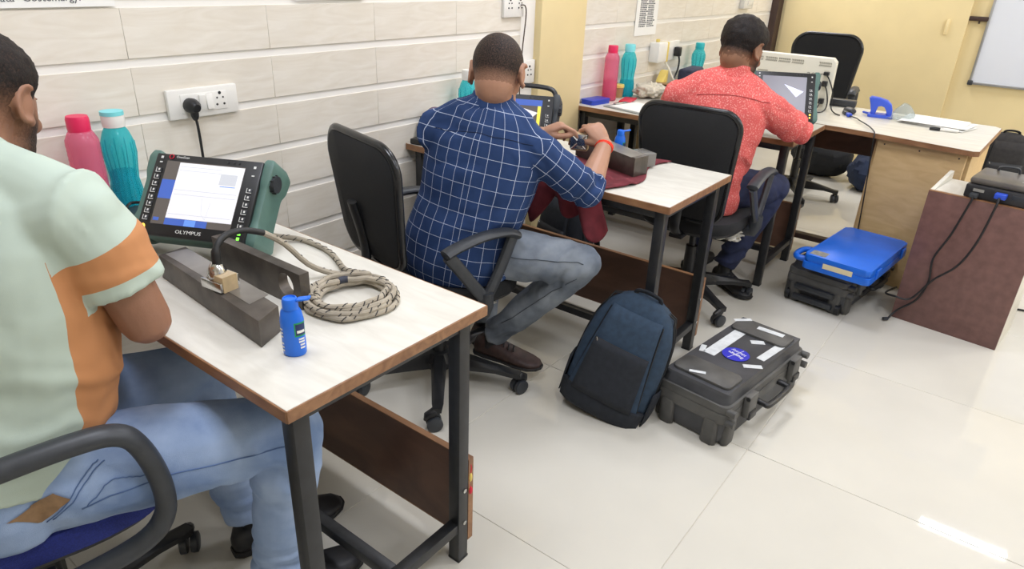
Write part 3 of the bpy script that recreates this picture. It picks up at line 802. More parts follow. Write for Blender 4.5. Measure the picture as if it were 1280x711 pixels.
def person(D):
    g = {k: V(v) for k, v in D['J'].items()}
    org = V((g['pelvis'].x, g['pelvis'].y, 0))
    bs = D.get('girth', 1.0)
    rp = (g['hipR']-g['hipL']).normalized(); rs = (g['shR']-g['shL']).normalized()
    # spine
    pel, ches, nb = g['pelvis'], g['chest'], g['neck']
    spine = smooth_path([pel+V((0, 0, -0.06)), pel+V((0, 0, 0.05)), pel.lerp(ches, 0.5)+D.get('bow', V((0, 0, 0))), ches, nb], 5)
    ns = len(spine)
    #      t     width  depth
    prof = D.get('prof') or [(0.0, 0.155, 0.115), (0.14, 0.172, 0.128), (0.3, 0.165, 0.125), (0.45, 0.163, 0.122), (0.6, 0.175, 0.124), (0.74, 0.185, 0.118), (0.84, 0.165, 0.10), (0.92, 0.11, 0.078), (1.0, 0.062, 0.062)]
    def pv(t, k):
        for a, b in zip(prof, prof[1:]):
            if t <= b[0]: u = (t-a[0])/(b[0]-a[0]); return a[k]+(b[k]-a[k])*u
        return prof[-1][k]
    def torso(mb, infl, tmax=1.0, tmin=0.0):
        rings = []
        for i, p in enumerate(spine):
            t = i/(ns-1)
            if t > tmax+1e-6 or t < tmin-1e-6: continue
            tan = (spine[min(i+1, ns-1)]-spine[max(i-1, 0)]).normalized()
            r = rp.lerp(rs, t).normalized(); r = (r-tan*r.dot(tan)).normalized(); f = tan.cross(r)
            ex = infl*(1+1.2*max(0, 1-t/0.3)) if infl > 0 else infl
            w_, d_ = pv(t, 1)*bs+ex, pv(t, 2)*bs+ex
            rings.append([p+r*w_*math.copysign(abs(cos(a))**0.85, cos(a))+f*d_*math.copysign(abs(sin(a))**0.9, sin(a)) for a in [2*pi*j/28 for j in range(28)]])
        mb.loft(rings)
    # ---- body: one continuous skin
    mb = MB()
    torso(mb, -0.014)
    hf = V(D['hf']).normalized(); hu = V(D['hu']); hu = (hu-hf*hu.dot(hf)).normalized(); hr = hf.cross(hu)
    R = rot3(hr, hf, hu); hc = g['head']; hs = D.get('hs', 1.0)
    P = head_parts(mb, R, hc, hs)
    mb.tube(smooth_path([nb-V((0, 0, 0.05)), nb, P(0, -0.022, -0.045), P(0, -0.012, 0.0)], 4), [0.072]*4+[0.06]*4+[0.056]*4+[0.055], 18)
    for sd in 'LR': mb.tube([nb-V((0, 0, 0.015)), nb.lerp(g['sh'+sd], 0.55)+V((0, 0, 0.0)), g['sh'+sd]], [0.055, 0.05, 0.048], 16, round_end=True)
    for sd in 'LR':
        sh, el, wr = g['sh'+sd], g['el'+sd], g['wr'+sd]
        mb.tube([ches.lerp(sh, 0.4), sh, sh.lerp(el, 0.35), sh.lerp(el, 0.75), el], [0.058*bs, 0.055*bs, 0.049*bs, 0.044*bs, 0.042*bs], 16, round_end=True)
        mb.tube([el, el.lerp(wr, 0.25), el.lerp(wr, 0.6), wr], [0.041*bs, 0.043*bs, 0.036*bs, 0.027], 16, round_end=True)
        hd = D['hand'+sd]
        hand(mb, wr, hd['f'], hd['n'], 1 if sd == 'R' else -1, hd['curl'], hd.get('tc', 0.4), hd.get('sp', 0.08), hd.get('s', 1.0), hd.get('to', 0.7))
        hp, kn, an = g['hip'+sd], g['kn'+sd], g['an'+sd]
        mb.tube([pel.lerp(hp, 0.6), hp, hp.lerp(kn, 0.5), kn], [0.075, 0.072, 0.06, 0.048], 14, round_end=True)
        mb.tube([kn, kn.lerp(an, 0.35), kn.lerp(an, 0.8), an], [0.045, 0.044, 0.034, 0.03], 14, round_end=True)
        ft = g['toe'+sd]-g['heel'+sd]
        mb.tube([an, g['heel'+sd]+ft*0.25+V((0, 0, 0.042)), g['heel'+sd]+ft*0.6+V((0, 0, 0.026))], [0.030, 0.028, 0.016], 12, round_end=True)
    body = finish(remesh(mb.bm, D.get('vox', 0.005), 2), 'person', D['skin'], None, org)
    tag(body, D['label'], 'person')
    # eyes
    for k in (-1, 1):
        e = MB().ell(P(k*0.033, 0.0845, 0.004)-org, (0.0115, 0.0105, 0.009), R).build('eye', m_white_ink, body, ang=0)
        MB().ell(P(k*0.033, 0.0925, 0.003)-org, (0.005, 0.003, 0.005), R).build('pupil', m_black_gl, e, ang=0)
        MB().tube([P(k*0.016, 0.092, 0.026)-org, P(k*0.032, 0.089, 0.031)-org, P(k*0.044, 0.079, 0.027)-org], [0.004, 0.005, 0.003], 8, flat=0.6).build('eyebrow', D['hairm'], body, ang=0)
    make_hair('hair', P, R, hc, hs, D['hairmask'], D['hairthick'], D['hairm'], body, D['hairfade'], org, D.get('hairrough', 0.0))
    if D.get('beard'):
        make_beard(P, R, hc, hs, D['hairm'], body, org)
    # ---- shirt
    mb = MB(); ti = D.get('shirt_infl', 0.010)
    torso(mb, ti, D.get('shirt_tmax', 0.95), D.get('shirt_tmin', 0.0))
    if D.get('hem'): D['hem'](mb, spine, rp, bs, ti)
    for sd in 'LR': mb.tube([nb-V((0, 0, 0.02)), nb.lerp(g['sh'+sd], 0.55)+V((0, 0, 0.0)), g['sh'+sd]], [0.068, 0.066, 0.062], 18, round_end=True)
    segs = [(spine[0], spine[-1], 0.16)]; refs = [-(rs.cross(V((0, 0, 1))))]
    slv = D['sleeve']
    for sd in 'LR':
        sh, el, wr = g['sh'+sd], g['el'+sd], g['wr'+sd]
        a0 = ches.lerp(sh, 0.45)
        e = sh.lerp(el, min(1, slv)) if slv <= 1 else el
        k = D.get('sleeve_r', 0.014)
        n0 = mb
        mb.tube([a0, sh, sh.lerp(e, 0.4), sh.lerp(e, 0.8), e], [0.072*bs+k*0.3, 0.060*bs+k, 0.054*bs+k, 0.050*bs+k*1.1, (0.049 if slv <= 1 else 0.043)*bs+k*(1.2 if slv <= 1 else 0.7)], 18, round_end=(slv > 1))
        segs.append((sh, el, 0.058)); refs.append(V((0, 0, 1)) if abs((el-sh).normalized().z) < 0.8 else rs)
        if slv > 1:
            e2 = el.lerp(wr, slv-1)
            mb.tube([el, el.lerp(e2, 0.6), e2], [0.043*bs+k*0.7, 0.043*bs+k*0.75, 0.042*bs+k*0.8], 18)
            mb.tube([el.lerp(e2, 0.7), e2+(e2-el).normalized()*0.004], [0.044*bs+k*1.05, 0.043*bs+k*1.1], 18)
            segs.append((el, wr, 0.05)); refs.append(V((0, 0, 1)))
    shirt = finish(remesh(mb.bm, 0.0065, 4), 'shirt', D['shirtm'], body, org, segs, refs, D.get('shirtmat'), D.get('shirtfold'))
    # ---- trousers
    mb = MB()
    wst = spine[0].lerp(spine[ns//4], 0.9); tr = D.get('trouser_r', 1.0)
    rings = []
    for q, k in ((-0.075, 0.75), (-0.05, 0.92), (0.0, 0.985), (0.05, 0.95), (0.09, 0.91), (0.125, 0.88)):
        c = pel+V((0, 0, q-0.01)); f = V((0, 0, 1)).cross(rp)
        rings.append([c+rp*(0.178*bs*k)*cos(a)+f*(0.136*bs*k)*sin(a) for a in [2*pi*j/28 for j in range(28)]])
    mb.loft(rings)
    tsegs = []
    for sd in 'LR':
        hp, kn, an = g['hip'+sd], g['kn'+sd], g['an'+sd]
        dn = (an-kn).normalized()
        mb.tube([pel.lerp(hp, 0.55), hp, hp.lerp(kn, 0.35), hp.lerp(kn, 0.7), kn], [0.098*tr, 0.099*tr, 0.093*tr, 0.082*tr, 0.068*tr], 20, round_end=True)
        mb.tube([kn, kn.lerp(an, 0.2), kn.lerp(an, 0.55), an, an+dn*D.get('cuffdrop', 0.02)], [0.067*tr, 0.069*tr, 0.063*tr, 0.056*tr, 0.055*tr], 18)
        tsegs += [(hp, kn, 0.09), (kn, an, 0.065)]
    tz = [V((0, 0, 1)), V((1, 0, 0))]*2
    trousers = finish(remesh(mb.bm, 0.0065, 4), 'trousers', D['trouserm'], body, org, tsegs, tz, None, D.get('trouserfold'))
    for sd in 'LR':
        an = g['an'+sd]; ft = g['toe'+sd]-g['heel'+sd]
        MB().tube([an+(g['kn'+sd]-an).normalized()*0.05-org, an-org, g['heel'+sd]+ft*0.24+V((0, 0, 0.055))-org, g['heel'+sd]+ft*0.42+V((0, 0, 0.036))-org], [0.039, 0.038, 0.040, 0.030], 16).build('sock', D.get('sockm', m_black), body, ang=0)
        shoe(body, g['heel'+sd], g['toe'+sd], D['shoem'], D['solem'], org)
    return body, shirt, trousers, org, g, P, R, spine

def make_beard(P, R, C, s, m, parent, org):
    """short jaw-line beard laid over the lower face"""
    bm = bmesh.new(); bmesh.ops.create_icosphere(bm, subdivisions=5, radius=1); lay = bm.verts.layers.float.new('fade'); kill = []
    ells = [((0, 0.02, 0.0), (0.070, 0.074, 0.085)), ((0, 0.035, -0.045), (0.056, 0.056, 0.066)), ((0, 0.062, -0.088), (0.034, 0.032, 0.024)), ((0.032, 0.025, -0.065), (0.027, 0.045, 0.034)), ((-0.032, 0.025, -0.065), (0.027, 0.045, 0.034))]
    c0 = V((0, 0.03, -0.045))
    for v in bm.verts:
        d = v.co.copy(); best = 0
        for c, a in ells:
            o = c0-V(c); e = V((d.x/a[0], d.y/a[1], d.z/a[2])); oo = V((o.x/a[0], o.y/a[1], o.z/a[2]))
            A = e.dot(e); B = e.dot(oo); Cq = oo.dot(oo)-1; Dq = B*B-A*Cq
            if Dq > 0: best = max(best, (-B+math.sqrt(Dq))/A)
        p = c0+d*best
        mk = min((p.y+0.012)*14, (-0.028-p.z+0.35*abs(p.x)+0.25*max(0, 0.05-p.y))*22, 1)
        if abs(p.x) < 0.024 and p.y > 0.06 and p.z > -0.074: mk = -1 if p.z < -0.05 or p.z > -0.044 else 0.3
        if mk < -0.3: kill.append(v); continue
        v[lay] = max(0, min(0.9, mk*1.4))
        v.co = C + R @ ((p+d*(0.004*max(-0.4, min(1, mk*2))))*s) - org
    bmesh.ops.delete(bm, geom=kill, context='VERTS')
    me = bpy.data.meshes.new('beard'); bm.to_mesh(me); bm.free(); me.materials.append(m)
    for p in me.polygons: p.use_smooth = True
    o = bpy.data.objects.new('beard', me); COL.objects.link(o); o.parent = parent
    return o

def std_mask(nape=-0.5, front=0.3):
    def f(d):
        # d: direction from head centre, x right, y forward, z up
        back = d.z-(nape)                       # behind
        side = d.z-0.02
        fr = d.z-front-0.25
        y = d.y
        if y < -0.25: h = back*0.9
        elif y < 0.25:
            u = (y+0.25)/0.5; h = back*0.9*(1-u)**2+side*(1-(1-u)**2)
        else:
            u = min(1, (y-0.25)/0.4); h = side*(1-u)+fr*u
        # leave the ears free
        e = ((d.y+0.08)/0.30)**2+((d.z+0.02)/0.34)**2
        if abs(d.x) > 0.5 and e < 1: h = min(h, (e-1)*0.8)
        return h
    return f

curl_relaxed = [(0.5, 0.6, 0.3), (0.55, 0.65, 0.35), (0.6, 0.7, 0.35), (0.65, 0.7, 0.4)]

# denim and other cloth
def denim(name, base, fade, dark, scale=7.0):
    m = mat(name, base, 0.85, col2=fade, scale=scale, bump=0.25, bscale=700, spec=0.2, detail=5)
    return m
m_jeans1 = denim('light_blue_denim', '#7890b8', '#a9bddb', 0)
m_jeans2 = denim('grey_denim', '#646c77', '#959da6', 0)
m_navy = mat('navy_trouser_cloth', '#222a48', 0.85, var=0.2, scale=30, bump=0.2, bscale=600)
m_seam1 = mat('denim_seam', '#546d97', 0.85); m_seam2 = mat('grey_denim_seam', '#434a53', 0.85)
m_mint = mat('mint_knit', '#b4c2b3', 0.88, var=0.04, scale=60, bump=0.15, bscale=1200)
m_orange = mat('tan_orange_knit', '#bb7f50', 0.88, var=0.05, scale=60, bump=0.15, bscale=1200)
m_brownshoe = mat('brown_leather', '#3f2d29', 0.55, var=0.25, scale=40)
m_blackshoe = mat('black_leather', '#1f1f21', 0.5, var=0.25, scale=40)
m_sole_b = mat('dark_sole', '#1b1a1a', 0.7)
m_leather = mat('tan_leather_patch', '#8a6c4c', 0.7, var=0.15, scale=60)

# blue shirt with a white window-pane check (woven pattern, follows the cloth)
def check_mat():
    m = mat('navy_window_check', '#2b4069', 0.85, var=0.16, scale=9, bump=0.2, bscale=900, spec=0.2)
    nt = m.node_tree; N = nt.nodes; Lk = nt.links; b = N['Principled BSDF']
    src = b.inputs['Base Color'].links[0].from_socket
    uv = N.new('ShaderNodeTexCoord'); sp = N.new('ShaderNodeSeparateXYZ'); Lk.new(uv.outputs['UV'], sp.inputs[0])
    outs = []
    for i, (per, wd) in enumerate(((0.041, 0.036), (0.047, 0.032))):
        a = N.new('ShaderNodeMath'); a.operation = 'DIVIDE'; a.inputs[1].default_value = per; Lk.new(sp.outputs[i], a.inputs[0])
        f = N.new('ShaderNodeMath'); f.operation = 'FRACT'; Lk.new(a.outputs[0], f.inputs[0])
        c = N.new('ShaderNodeMath'); c.operation = 'LESS_THAN'; c.inputs[1].default_value = wd; Lk.new(f.outputs[0], c.inputs[0]); outs.append(c)
    mx_ = N.new('ShaderNodeMath'); mx_.operation = 'MAXIMUM'; Lk.new(outs[0].outputs[0], mx_.inputs[0]); Lk.new(outs[1].outputs[0], mx_.inputs[1])
    sc = N.new('ShaderNodeMath'); sc.operation = 'MULTIPLY'; sc.inputs[1].default_value = 0.8; Lk.new(mx_.outputs[0], sc.inputs[0])
    mix = N.new('ShaderNodeMix'); mix.data_type = 'RGBA'; mix.inputs[7].default_value = (*lin('#c9d3e6'), 1)
    Lk.new(sc.outputs[0], mix.inputs[0]); Lk.new(src, mix.inputs[6]); Lk.new(mix.outputs[2], b.inputs['Base Color'])
    return m
m_check = check_mat()
def coral_mat():
    m = mat('coral_print_cloth', '#d15e5a', 0.85, var=0.06, scale=8, bump=0.15, bscale=700, spec=0.2)
    nt = m.node_tree; N = nt.nodes; Lk = nt.links; b = N['Principled BSDF']; src = b.inputs['Base Color'].links[0].from_socket
    tc = N.new('ShaderNodeTexCoord'); v = N.new('ShaderNodeTexNoise'); v.inputs['Scale'].default_value = 180; v.inputs['Detail'].default_value = 2
    Lk.new(tc.outputs['Object'], v.inputs['Vector'])
    r = N.new('ShaderNodeValToRGB'); r.color_ramp.elements[0].position = 0.55; r.color_ramp.elements[1].position = 0.64
    Lk.new(v.outputs[0], r.inputs[0])
    k = N.new('ShaderNodeMath'); k.operation = 'MULTIPLY'; k.inputs[1].default_value = 0.55; Lk.new(r.outputs[0], k.inputs[0])
    mix = N.new('ShaderNodeMix'); mix.data_type = 'RGBA'; mix.inputs[7].default_value = (*lin('#f0b9ae'), 1)
    Lk.new(k.outputs[0], mix.inputs[0]); Lk.new(src, mix.inputs[6]); Lk.new(mix.outputs[2], b.inputs['Base Color'])
    return m
m_coral = coral_mat()

def folds_for(amp, scale, g, extra=()):
    """general soft folds plus tight folds near the given joints (pos, radius, direction, amp)"""
    def f(p):
        n = noise.noise(p*scale)*0.6+noise.noise(p*scale*2.3+V((3, 1, 8)))*0.4
        d = amp*1.25*n
        for c, rad, ax, a, fr in extra:
            q = (p-c).length
            if q < rad:
                k = (1-q/rad)**1.0
                ph = p.dot(ax)*fr+2.2*noise.noise(p*14)
                d += 1.35*a*k*(sin(ph)+0.4*sin(2.3*ph+1))
        return d
    return f

# ---- man one: mint and tan polo, nearest
hm1 = hair_mat('hair_one', '#946b54', '#1c1715')
J1 = dict(pelvis=(0.225, 1.355, 0.54), chest=(0.325, 1.39, 0.95), neck=(0.347, 1.425, 1.105), head=(0.410, 1.485, 1.178),
          hipL=(0.27, 1.46, 0.55), hipR=(0.28, 1.265, 0.552), knL=(0.66, 1.42, 0.53), knR=(0.665, 1.055, 0.54),
          anL=(0.70, 1.355, 0.12), anR=(0.645, 1.14, 0.12), heelL=(0.645, 1.35, 0.0), toeL=(0.945, 1.285, 0.0), heelR=(0.595, 1.165, 0.0), toeR=(0.85, 1.09, 0.0),
          shL=(0.235, 1.565, 1.02), shR=(0.435, 1.22, 1.03), elL=(0.43, 1.72, 0.84), elR=(0.478, 1.175, 0.832), wrL=(0.55, 1.66, 0.88), wrR=(0.51, 1.40, 0.90))
g1 = {k: V(v) for k, v in J1.items()}
def smat1(p):
    """signed distance to the tan panels (positive inside), stored on the cloth"""
    best = -1.0
    rr = (g1['shR']-g1['shL']).normalized(); ff = V((0, 0, 1)).cross(rr)
    for sd in 'RL':
        sh, el = g1['sh'+sd], g1['el'+sd]; ax = el-sh; Ln = ax.length; t = (p-sh).dot(ax)/Ln; q = p-(sh+ax*(t/Ln))
        if q.length < 0.092 and 0.01 < t < 0.15 and (q.length < 0.075 or t < 0.11):
            k = 1 if sd == 'R' else -1
            a = t-0.045+0.2*q.dot(ff)
            return min(a, 0.112-t)
    c = g1['pelvis'].lerp(g1['chest'], 0.5); d = p-c
    return min(abs(d.dot(rr))-0.075, 0.985-p.z, d.dot(ff)+0.045-0.107*(p.z-0.77))
def two_tone():
    m = mat('mint_and_tan_knit', '#b4c2b3', 0.88, bump=0.15, bscale=1200); nt = m.node_tree; N = nt.nodes; Lk = nt.links; b = N['Principled BSDF']
    at = N.new('ShaderNodeAttribute'); at.attribute_name = 'tone'
    gt = N.new('ShaderNodeMath'); gt.operation = 'GREATER_THAN'; gt.inputs[1].default_value = 0; Lk.new(at.outputs['Fac'], gt.inputs[0])
    mx = N.new('ShaderNodeMix'); mx.data_type = 'RGBA'; mx.inputs[6].default_value = (*lin('#b6c4b6'), 1); mx.inputs[7].default_value = (*lin('#bf8455'), 1)
    Lk.new(gt.outputs[0], mx.inputs[0]); Lk.new(mx.outputs[2], b.inputs['Base Color'])
    return m
m_two = two_tone()
fold1 = folds_for(0.006, 7, g1, [(V((0.33, 1.2, 0.72)), 0.2, V((0.3, 0.1, 0.95)), 0.004, 60), (g1['shR']+V((0.02, -0.02, -0.08)), 0.12, V((0.2, 0.3, 0.9)), 0.003, 75)])
jf1 = folds_for(0.006, 8, g1, [(g1['knR']+V((-0.05, 0.02, -0.06)), 0.14, V((0.7, 0, 0.7)), 0.005, 90), (g1['hipR']+V((0.02, 0, 0)), 0.16, V((0.9, 0.2, 0.3)), 0.005, 70), (g1['anR']+V((0, 0, 0.04)), 0.13, V((0.1, 0, 1)), 0.005, 110), (g1['anL']+V((0, 0, 0.04)), 0.13, V((0.1, 0, 1)), 0.005, 110)])
D1 = dict(J=J1, skin=m_skin1, label='man in mint and tan polo shirt and blue jeans, seated at the nearest desk', hf=(0.70, 0.60, -0.36), hu=(0.2, 0.18, 0.95), hs=1.02, girth=1.06, bow=V((0.035, -0.025, 0)),
          handL=dict(f=(0.8, -0.5, -0.1), n=(0.1, 0.1, 1), curl=curl_relaxed), handR=dict(f=(0.1, 0.9, 0.1), n=(0.6, 0, 0.8), curl=curl_relaxed),
          hairm=hm1, hairmask=std_mask(-0.72), hairthick=lambda d: 0.003+0.014*max(0, min(1, (d.z+0.05)*1.6)), hairrough=0.004, beard=True,
          hairfade=lambda d, k: max(0, min(1, 0.1+1.25*(d.z+0.42))) if k > 0.05 else 0.0,
          shirtm=m_two, shirtmat=smat1, shirtfold=fold1, sleeve=0.66, shirt_tmin=0.24, sleeve_r=0.016, shirt_infl=0.013, trouser_r=1.06,
          trouserm=m_jeans1, trouserfold=jf1, shoem=m_blackshoe, solem=m_sole_b)
body1, shirt1, trs1, org1, _, P1, R1, sp1 = person(D1)

# ---- man two: navy window-check shirt
hm2 = hair_mat('hair_two', '#aa7f66', '#201b19')
J2 = dict(pelvis=(1.642, 1.45, 0.53), chest=(1.715, 1.39, 0.90), neck=(1.74, 1.395, 1.03), head=(1.768, 1.398, 1.118),
          hipL=(1.66, 1.55, 0.55), hipR=(1.68, 1.36, 0.55), knL=(2.02, 1.62, 0.53), knR=(1.845, 1.075, 0.535),
          anL=(1.95, 1.58, 0.12), anR=(1.815, 1.405, 0.165), heelL=(1.90, 1.58, 0.0), toeL=(2.16, 1.62, 0.0), heelR=(1.79, 1.49, 0.055), toeR=(1.86, 1.225, 0.045),
          shL=(1.615, 1.525, 0.945), shR=(1.76, 1.225, 0.908), elL=(1.85, 1.59, 0.80), elR=(1.887, 1.105, 0.768), wrL=(1.985, 1.370, 0.900), wrR=(2.087, 1.166, 0.880))
g2 = {k: V(v) for k, v in J2.items()}
fold2 = folds_for(0.006, 8, g2, [(g2['elR'], 0.14, (g2['elR']-g2['shR']).normalized(), 0.006, 95), (V((1.66, 1.36, 0.62)), 0.2, V((0.2, 0.3, 0.93)), 0.005, 62), (g2['shR'], 0.13, V((0.6, -0.5, 0.5)), 0.005, 70), (V((1.6, 1.42, 0.97)), 0.16, V((0.5, 0.2, 0.8)), 0.005, 60)])
jf2 = folds_for(0.006, 9, g2, [(g2['knR']+V((-0.05, 0.06, -0.03)), 0.15, V((0.1, 0.8, 0.5)), 0.006, 100), (g2['anR']+V((0, 0, 0.05)), 0.14, V((0, 0.6, 0.8)), 0.006, 100), (g2['hipR'], 0.15, V((0.5, 0.8, 0.2)), 0.005, 80)])
grip = [(0.55, 0.65, 0.35), (0.6, 0.8, 0.45), (0.7, 0.9, 0.5), (0.8, 0.9, 0.5)]
D2 = dict(J=J2, skin=m_skin2, label='man in navy checked shirt, grey jeans and a red wristband, holding a probe', hf=(0.86, 0.40, -0.42), hu=(0.35, 0.16, 0.95), hs=1.04, girth=1.02, vox=0.0036,
          handL=dict(f=(0.66, -0.62, 0.36), n=(-0.30, 0.35, 0.9), curl=[(0.75, 0.55, 0.25), (0.85, 0.7, 0.4), (0.95, 0.9, 0.4), (1.0, 0.9, 0.5)], tc=0.2, to=0.3, s=0.95),
          handR=dict(f=(0.14, 0.60, 0.50), n=(-0.40, -0.5, 0.75), curl=[(1.05, 0.75, 0.4), (0.85, 0.9, 0.5), (0.9, 1.0, 0.5), (0.95, 1.0, 0.5)], tc=0.5, s=0.95),
          hairm=hm2, hairmask=std_mask(-0.66, 0.45), hairthick=lambda d: 0.0035,
          hairfade=lambda d, k: max(0, min(0.95, (0.0 if k <= 0.05 else min(0.95, 0.1+1.5*(d.z+0.55)) if d.z < 0.05 else 0.95)-0.6*max(0, 1-((d.y+0.12)**2+d.x**2)/0.16)*(1 if d.z > 0 else 0))),
          shirtm=m_check, shirtfold=fold2, sleeve=1.2, sleeve_r=0.011, shirt_infl=0.014,
          trouserm=m_jeans2, trouserfold=jf2, shoem=m_brownshoe, solem=m_sole_b, trouser_r=0.95)
body2, shirt2, trs2, org2, _, P2, R2h, sp2 = person(D2)

# ---- man three: coral shirt
hm3 = hair_mat('hair_three', '#8f674f', '#191615')
J3 = dict(pelvis=(2.92, 1.13, 0.53), chest=(3.005, 1.105, 0.89), neck=(3.045, 1.10, 1.04), head=(3.085, 1.095, 1.135),
          hipL=(2.96, 1.22, 0.55), hipR=(2.97, 1.035, 0.55), knL=(3.36, 1.20, 0.52), knR=(3.30, 0.90, 0.52),
          anL=(3.30, 1.22, 0.12), anR=(3.20, 1.03, 0.125), heelL=(3.25, 1.22, 0.0), toeL=(3.52, 1.24, 0.0), heelR=(3.16, 1.10, 0.0), toeR=(3.17, 0.83, 0.0),
          shL=(2.90, 1.29, 0.935), shR=(3.075, 0.945, 0.915), elL=(3.20, 1.42, 0.80), elR=(3.205, 0.818, 0.812), wrL=(3.34, 1.34, 0.86), wrR=(3.29, 0.985, 0.875))
J3['heelR'] = (3.235, 1.09, 0.0); J3['toeR'] = (3.10, 0.86, 0.0)
g3 = {k: V(v) for k, v in J3.items()}
fold3 = folds_for(0.006, 8, g3, [(g3['elR'], 0.15, (g3['elR']-g3['shR']).normalized(), 0.007, 85), (g3['shR'], 0.14, V((0.6, -0.5, 0.5)), 0.005, 70), (V((3.0, 1.0, 0.66)), 0.2, V((0.5, -0.2, 0.8)), 0.006, 55)])
jf3 = folds_for(0.005, 9, g3, [(g3['knR']+V((-0.05, 0.06, -0.03)), 0.15, V((0.6, 0.3, 0.6)), 0.006, 100), (g3['anR']+V((0, 0, 0.05)), 0.14, V((0, 0.2, 0.9)), 0.006, 100)])
D3 = dict(J=J3, skin=m_skin3, label='man in coral printed shirt and navy trousers, leaning over the far desk', hf=(0.90, -0.20, -0.40), hu=(0.38, -0.05, 0.92), hs=1.06,
          handL=dict(f=(0.3, -0.9, 0.0), n=(0.1, 0.1, 1), curl=curl_relaxed), handR=dict(f=(0.05, 1.0, 0.0), n=(0.0, 0, 1), curl=curl_relaxed),
          hairm=hm3, hairmask=std_mask(-0.70), hairthick=lambda d: 0.004+0.018*max(0, min(1, (d.z+0.1)*1.5)), hairrough=0.005, beard=True,
          hairfade=lambda d, k: max(0, min(1, 0.25+2*(d.z+0.5))) if k > 0.05 else 0.0,
          shirtm=m_coral, shirtfold=fold3, sleeve=1.22, sleeve_r=0.016, shirt_infl=0.014,
          trouserm=m_navy, trouserfold=jf3, shoem=m_blackshoe, solem=m_sole_b, vox=0.005)
body3, shirt3, trs3, org3, _, P3, R3h, sp3 = person(D3)
